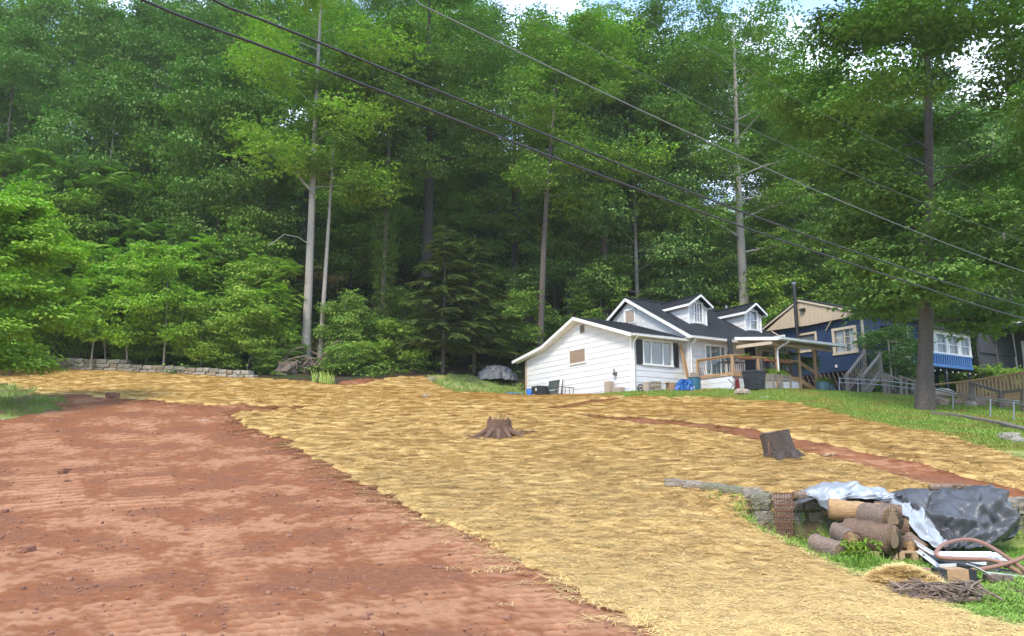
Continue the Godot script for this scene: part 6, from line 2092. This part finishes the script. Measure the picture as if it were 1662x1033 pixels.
	for row in [[50.0, -60, 1300, 11, [0, 2, 3, 1]], [58.0, -120, 1760, 15, [1, 0, 2]], [68.0, -100, 1740, 14, [1, 0, 2]], [82.0, -100, 1500, 12, [1, 0]], [48.5, -40, 1180, 10, [4, 3]], [55.0, 0, 1650, 14, [4, 4, 3]], [46.0, 1340, 1760, 5, [3, 2]], [62.0, 1230, 1720, 7, [0, 1, 2]], [104.0, -60, 1700, 8, [1, 0]]]:
		for i in row[3]:
			var u: float = lerpf(row[1], row[2], (i + rng.randf_range(0.15, 0.85)) / row[3])
			var dd: float = row[0] * rng.randf_range(0.95, 1.05)
			var x := at(u, 500, dd).x
			# keep clear of the houses
			var loc := Basis(UP, deg_to_rad(-TURN)) * (Vector3(x, 0, -dd) - HOME)
			if loc.x > -2.5 and loc.x < 27.0 and -loc.z > -7.0 and -loc.z < (11.0 if loc.x < 12.0 else 6.0): continue
			if u > 800 and u < 905 and row[0] > 75.0: continue        # gap of sky over the ridge
			var hidden := false                                       # trunks that stand clear of the wood
			for c0 in [[505.0, 75.0, 52.0], [620.0, 50.0, 52.0], [690.0, 45.0, 52.0], [745.0, 60.0, 51.0], [885.0, 55.0, 53.0], [1208.0, 60.0, 57.0], [1104.0, 40.0, 56.0]]:
				if absf(u - c0[0]) < c0[1] and dd < c0[2]: hidden = true
			if hidden: continue
			var k: int = row[4][rng.randi() % row[4].size()]
			var gi := rng.randi() % 4
			var size := rng.randf_range(0.88, 1.1)
			if u > 1250 and row[0] < 90.0 and row[0] > 52.0: size *= rng.randf_range(0.85, 1.0)
			var zone := "above the long stone wall" if u < 430 else "behind the long bare trunk" if u < 590 else "behind the two hemlocks" if u < 850 else "behind the white house" if u < 1250 else "behind the blue house"
			var level := "at the wood edge" if dd < 52.0 else "midway up the slope" if dd < 63.0 else "high on the slope"
			var label := "%s %s tree %s %s" % [["tall", "very tall", "broad", "slim", "low spreading"][k], words[gi], level, zone]
			var group := "%s trees %s %s" % [words[gi], level, zone]
			if not used[k]:
				used[k] = true
				var o: Node3D = protos[k]
				o.set_meta("label", label); o.set_meta("group", group)
				o.position = grounded(x, -dd, 0.05); o.rotation_degrees.y = rng.randf() * 360.0
				crown_of(o).material_override = greens[gi]
			else:
				place_tree(protos[k], label, group, x, -dd, rng.randf() * 360.0, size, greens[gi])
	for k in 5:
		if not used[k]: protos[k].free()
	# ---- saplings and shrubs along the foot of the wood
	var sap := []
	for i in 5:
		t = thing("sapling", "slim young tree with fresh green leaves behind the stone wall", "sapling", Vector3.ZERO, 0, "saplings behind the stone wall")
		grow(t, {"seed": 41 + i, "tall": [6.6, 5.2, 7.6, 6.0, 4.6][i], "girth": [0.06, 0.05, 0.07, 0.05, 0.045][i], "bare": [0.26, 0.2, 0.3, 0.36, 0.12][i], "reach": [1.9, 1.6, 2.1, 1.4, 2.2][i], "lean": Vector2([0.2, -0.4, 0.1, 0.5, -0.6][i], 0.2), "limbs": [13, 11, 14, 10, 12][i], "per": 14, "size": 0.8, "clump": 0.8, "flat": 0.8, "rise": [0.5, 0.9, 0.7, 1.2, 0.6][i], "gaps": 0.12, "leaf": [clusters[0], fine_clusters[2], clusters[2], frond, clusters[3]][i]}, M.sapling_bark, M.leaf_light)
		sap.append(t)
	var spots := [[60, 41.6, 0, 1.25, 3], [120, 43.0, 2, 1.1, 3], [175, 42.0, 1, 1.2, 3], [225, 44.0, 2, 1.1, 2], [268, 40.6, 0, 1.05, 3], [318, 42.5, 1, 1.15, 3], [355, 43.5, 0, 1.1, 1], [402, 41.0, 2, 0.9, 2], [412, 42.5, 1, 1.1, 2], [440, 43.0, 0, 1.0, 2], [555, 42.6, 1, 0.8, 1], [575, 44.0, 0, 0.7, 1], [90, 45.5, 2, 1.3, 2], [290, 46.0, 2, 1.2, 1], [380, 46.5, 2, 1.2, 1], [0, 40.0, 0, 1.2, 3], [30, 44.0, 2, 1.3, 3], [150, 40.9, 1, 0.9, 3], [210, 41.2, 1, 1.0, 3], [330, 41.0, 1, 0.8, 2], [240, 42.2, 0, 1.0, 3], [440, 41.2, 1, 0.75, 3], [650, 46.5, 1, 0.8, 1], [840, 47.5, 1, 0.9, 1], [980, 50.0, 0, 1.0, 1], [1060, 52.0, 2, 1.0, 0], [1140, 53.0, 2, 1.1, 1], [1240, 53.0, 2, 1.2, 1], [1275, 51.0, 0, 1.2, 2], [1330, 52.0, 2, 1.2, 1], [1390, 50.0, 2, 1.2, 1], [1445, 37.4, 0, 0.7, 0]]
	var lm := [M.leaf_dark, M.leaf_mid, M.leaf_light, M.leaf_bright]
	var used_s := [false, false, false, false, false]
	for n in spots.size():                                     # mix in the two odd shapes
		if n % 4 == 1: spots[n][2] = 3
		elif n % 4 == 3: spots[n][2] = 4
	for q in spots:
		var x := at(q[0], 560, q[1]).x
		var label := "%s young tree with %s leaves %s" % [["round crowned", "small leaved", "tall thin", "feathery", "low leaning"][q[2]], ["dark", "mid green", "fresh green", "bright yellow green"][q[4]], "behind the long stone wall" if q[0] < 430 else "near the long bare trunk" if q[0] < 600 else "near the hemlocks" if q[0] < 860 else "behind the white house" if q[0] < 1200 else "beside the blue house"]
		var group := "%s saplings" % ["dark", "mid green", "fresh green", "bright"][q[4]]
		if used_s[q[2]]: place_tree(sap[q[2]], label, group, x, -q[1], rng.randf() * 360.0, q[3], lm[q[4]])
		else:
			used_s[q[2]] = true
			t = sap[q[2]]
			t.set_meta("label", label); t.set_meta("group", group)
			t.position = grounded(x, -q[1], 0.05); t.scale = Vector3.ONE * q[3]
			crown_of(t).material_override = lm[q[4]]
	# compound-leaved trees
	for q in [[195, 47.5, 11.0, 3.6, 51], [15, 46.5, 9.0, 3.2, 52], [255, 46.0, 6.0, 2.3, 53], [70, 47.0, 12.0, 3.2, 54], [110, 44.8, 6.5, 2.6, 55]]:
		p = at(q[0], 560, q[1])
		t = thing("sumac_tree", "feathery compound leaved tree rising above the saplings", "tree", grounded(p.x, p.z, 0.05), 0, "feathery trees above the saplings")
		grow(t, {"seed": q[4], "tall": q[2], "girth": 0.11, "bare": 0.5, "reach": q[3], "limbs": 15, "per": 9, "size": 1.0, "clump": 0.7, "flat": 0.35, "rise": 0.5, "leaf": frond}, M.bark, M.leaf_mid)
	# big-leaved bright bush at the frame edge
	p = at(-40, 560, 27.0)
	t = thing("leafy_bush", "bright green leafy tree overhanging the weedy bank", "tree", grounded(p.x, p.z, 0.05))
	grow(t, {"seed": 61, "tall": 7.6, "girth": 0.12, "bare": 0.2, "reach": 2.6, "limbs": 22, "per": 26, "size": 0.85, "clump": 0.8, "flat": 0.5, "rise": 0.6, "gaps": 0.15}, M.bark, M.leaf_bright)
	# shrubs at the clearing edge
	var shrub := []
	for q in [[575, 42.0, 1.3, 2], [650, 44.0, 1.5, 2], [610, 44.5, 1.2, 1], [555, 41.0, 1.0, 1], [440, 40.8, 0.8, 1], [470, 41.8, 0.9, 1], [690, 46.5, 1.3, 1], [600, 42.6, 0.8, 2], [70, 43.0, 1.5, 3], [130, 43.6, 1.4, 2], [225, 42.5, 1.2, 2], [310, 43.4, 1.2, 1], [380, 42.6, 1.1, 1], [250, 44.2, 1.5, 1], [20, 42.0, 1.5, 3], [820, 49.0, 1.4, 0], [760, 50.0, 1.6, 0], [900, 50.0, 1.5, 0], [1440, 46.0, 1.6, 1], [1560, 44.0, 1.4, 2], [1640, 40.0, 1.4, 2], [1060, 50.0, 1.8, 0], [1130, 51.0, 2.0, 0], [1180, 52.0, 1.8, 1], [1250, 50.0, 2.2, 1], [1290, 52.0, 2.4, 1], [1330, 50.0, 2.2, 0], [1000, 50.0, 1.7, 0]]:
		var x := at(q[0], 560, q[1]).x
		var label := "low %s shrub growing %s" % [["dark", "mid green", "fresh green", "bright green"][q[3]], "behind the long stone wall" if q[0] < 400 else "near the brush heap" if q[0] < 580 else "near the hemlocks" if q[0] < 840 else "behind the white house" if q[0] < 1230 else "near the blue house"]
		var group := "low %s shrubs" % ["dark", "mid green", "fresh green", "bright green"][q[3]]
		if shrub.is_empty():
			t = thing("shrub", label, "shrub", grounded(x, -q[1], 0.05), 0, group)
			grow(t, {"seed": 71, "tall": 1.5, "girth": 0.03, "bare": 0.05, "reach": 0.95, "limbs": 14, "per": 10, "size": 0.55, "clump": 0.42, "flat": 0.6, "rise": 0.7, "leaf": fine_clusters[0]}, M.sapling_bark, lm[q[3]])
			shrub.append(t)
		else: place_tree(shrub[0], label, group, x, -q[1], rng.randf() * 360.0, q[2], lm[q[3]])
	# strap-leaved clump by the clearing
	for q in [[525, 623, 38.2], [538, 624, 38.0], [515, 621, 38.4]]:
		p = on_ground(q[0], q[1])
		var o := part(self, "iris_clump", tuft_mesh(26, 0.75, 0.22, 0.022), M.blade, Transform3D(Basis(), grounded(p.x, p.z)))
		tag(o, "clump of upright strap leaves at the straw edge", "plant", "strap leaved plants")
	# brush heap and vines
	p = at(505, 590, 41.0)
	t = thing("brush_heap", "tangled heap of dead branches and roots below the pale trunk", "brush heap", grounded(p.x, p.z))
	for k in 70:
		var a := rng.randf() * TAU
		var o := Vector3(rng.randf_range(-1.9, 1.9), rng.randf_range(0.0, 0.7), rng.randf_range(-0.6, 0.6))
		var d := Vector3(cos(a), rng.randf_range(0.0, 0.9), sin(a) * 0.5) * rng.randf_range(0.4, 1.3)
		rod(t, "branch", [M.dead_wood, M.stick, M.log_grey][k % 3], curve_points([o, o + d * 0.5 + Vector3(0, rng.randf_range(-0.1, 0.25), 0), o + d + Vector3(0, rng.randf_range(-0.5, 0.1), 0)], 3), rng.randf_range(0.012, 0.045), 5)
	part(t, "root_ball", rough_stone(90, 6, 0.7, 0.5), M.dead_wood, Transform3D(Basis.from_scale(Vector3(0.9, 0.8, 0.7)), Vector3(-1.3, 0.2, 0.3)))
	t = thing("hanging_vines", "bare grey vines hanging under the bright shrubs", "vines", grounded(at(112, 560, 42.5).x, -42.5))
	for k in 16:
		var x := rng.randf_range(-1.2, 1.2)
		rod(t, "vine", M.log_grey if k % 2 else M.dead_wood, curve_points([Vector3(x, -0.1, rng.randf_range(-0.4, 0.4)), Vector3(x + rng.randf_range(-0.4, 0.4), 0.9, 0), Vector3(x + rng.randf_range(-0.5, 0.5), 2.0, 0.1), Vector3(x + rng.randf_range(-0.9, 0.9), 3.2, 0)], 4), rng.randf_range(0.015, 0.035), 5)
	# ground cover under the trees
	w = []; c = PackedColorArray()
	for k in 26000:
		var d := rng.randf_range(40.0, 118.0)
		var x := rng.randf_range(-0.78, 0.78) * d
		var loc := Basis(UP, deg_to_rad(-TURN)) * (Vector3(x, 0, -d) - HOME)
		if loc.x > -1.0 and loc.x < 27.0 and -loc.z > -7.0 and -loc.z < 10.0: continue
		if region(x, -d) != FLOOR_: continue
		if tone.get_noise_2d(x * 0.5, -d * 0.5) < -0.05 and d < 56.0: continue
		w.append(Transform3D(Basis(UP, rng.randf() * TAU) * Basis.from_scale(Vector3.ONE * rng.randf_range(0.7, 1.5) * (1.0 + maxf(0.0, d - 60.0) * 0.03)), grounded(x, -d) + UP * rng.randf_range(0.05, 0.6)))
		c.append(Color(0.8, 0.9, 0.75) * rng.randf_range(0.4, 1.0))
	tag(scatter("undergrowth", clusters[1], M.leaf_mid, w, c), "leafy undergrowth covering the floor of the wood", "undergrowth")

func hemlock(t: Node3D, H: float, reach: float, seed_: int) -> void:
	var r := RandomNumberGenerator.new()
	r.seed = seed_
	var s := Shape.new()
	s.tube([Vector3(0, -0.3, 0), Vector3(0, 0.1, 0), Vector3(0.05, H * 0.5, 0), Vector3(0, H, 0)], [0.17, 0.13, 0.075, 0.012], 8)
	shape_part(t, "trunk", s, M.bark)
	var w := []; var c := PackedColorArray()
	for i in 44:
		var u := (i + r.randf()) / 44.0
		var y := lerpf(H * 0.13, H * 0.97, u)
		var a := i * 2.399 + r.randf_range(-0.3, 0.3)
		var len_ := reach * (1.04 - pow(u, 1.2)) * r.randf_range(0.7, 1.1)
		var d := Vector3(cos(a), 0, sin(a))
		var ls := Shape.new()
		var q0 := Vector3(0, y, 0)
		var q1 := q0 + d * len_ * 0.5 + UP * len_ * 0.16
		var q2 := q0 + d * len_ + UP * len_ * 0.06
		ls.tube([q0, q1, q2], [0.03 * (1.2 - u), 0.02 * (1.2 - u), 0.006], 4)
		shape_part(t, "branch", ls, M.bark)
		var n := int(7 + len_ * 15)
		var tone_ := r.randf_range(0.6, 1.0)
		for k in n:
			var f := 0.2 + 0.8 * (k + r.randf()) / n
			var p := q0.lerp(q1, f * 2.0) if f < 0.5 else q1.lerp(q2, f * 2.0 - 1.0)
			var yaw := atan2(d.x, d.z) + r.randf_range(-1.1, 1.1)
			var bas := Basis(UP, yaw) * Basis(Vector3.RIGHT, r.randf_range(-0.1, 0.35))
			w.append(Transform3D(bas * Basis.from_scale(Vector3.ONE * r.randf_range(0.5, 0.9)), p + Vector3(r.randf_range(-0.1, 0.1), r.randf_range(-0.08, 0.05), r.randf_range(-0.1, 0.1))))
			c.append(Color(1.0, 0.95, 0.8) * tone_ * r.randf_range(0.7, 1.0))
	part(t, "crown", bake(spray, w, c), M.needle).set_meta("kind", "stuff")

# ------------------------------------------------------------------ the scene
func _ready() -> void:
	rng.seed = 20240611
	var cam := Camera3D.new()
	cam.name = "camera"
	cam.fov = FOV
	cam.position = Vector3(0, EYE, 0)
	cam.rotation_degrees.x = PITCH
	cam.far = 1500.0
	cam.current = true
	add_child(cam)
	var sky := ProceduralSkyMaterial.new()
	sky.sky_top_color = Color(0.42, 0.58, 0.82)
	sky.sky_horizon_color = Color(0.78, 0.85, 0.92)
	sky.sky_curve = 0.25
	sky.ground_bottom_color = Color(0.32, 0.30, 0.26)
	sky.ground_horizon_color = Color(0.62, 0.64, 0.62)
	sky.sky_cover = clouds()
	sky.sky_energy_multiplier = 1.0
	var env := Environment.new()
	env.background_mode = Environment.BG_SKY
	env.sky = Sky.new()
	env.sky.sky_material = sky
	env.tonemap_mode = Environment.TONE_MAPPER_LINEAR
	env.tonemap_exposure = 3.1
	env.fog_enabled = true
	env.fog_density = 0.0004
	env.fog_light_color = Color(0.86, 0.87, 0.83)
	env.sdfgi_enabled = true
	env.ssao_enabled = true
	env.ssil_enabled = true
	var we := WorldEnvironment.new()
	we.name = "world_environment"
	we.environment = env
	add_child(we)
	var sun := DirectionalLight3D.new()
	sun.name = "sun"
	sun.light_energy = 0.5
	sun.light_angular_distance = 14.0
	sun.light_color = Color(1.0, 0.962, 0.9)
	sun.shadow_enabled = true
	sun.rotation_degrees = Vector3(-50, -26, 0)
	add_child(sun)
	var s := Shape.new()
	s.box(Transform3D(), Vector3.ONE)
	unit_box = s.mesh()
	make_materials()
	solve_terrain()
	make_stones()
	make_leaves()
	lay_out_ground()
	lay_sheets()
	build_white_house()
	build_porch()
	build_blue_house()
	build_neighbours()
	build_stairs_and_decks()
	build_wood()
	build_left_wall()
	build_pile_wall()
	build_wood_pile()
	build_stumps()
	dress_porch()
	build_cables()
	build_clods()
	lay_straw()
	lay_grass()

func clouds() -> ImageTexture:
	var f := FastNoiseLite.new()
	f.seed = 9; f.frequency = 1.7; f.fractal_octaves = 5
	var im := Image.create(512, 256, false, Image.FORMAT_RGBA8)
	for y in 256:
		for x in 512:
			var a := TAU * x / 512.0
			var e := PI * (0.5 - y / 256.0)
			var d := Vector3(cos(e) * cos(a), sin(e) * 1.6, cos(e) * sin(a))
			var c := smoothstep(-0.08, 0.38, f.get_noise_3dv(d * 1.3))
			im.set_pixel(x, y, Color(0.97, 0.97, 0.97, c * 0.9) if y < 128 else Color(0, 0, 0, 0))
	return ImageTexture.create_from_image(im)
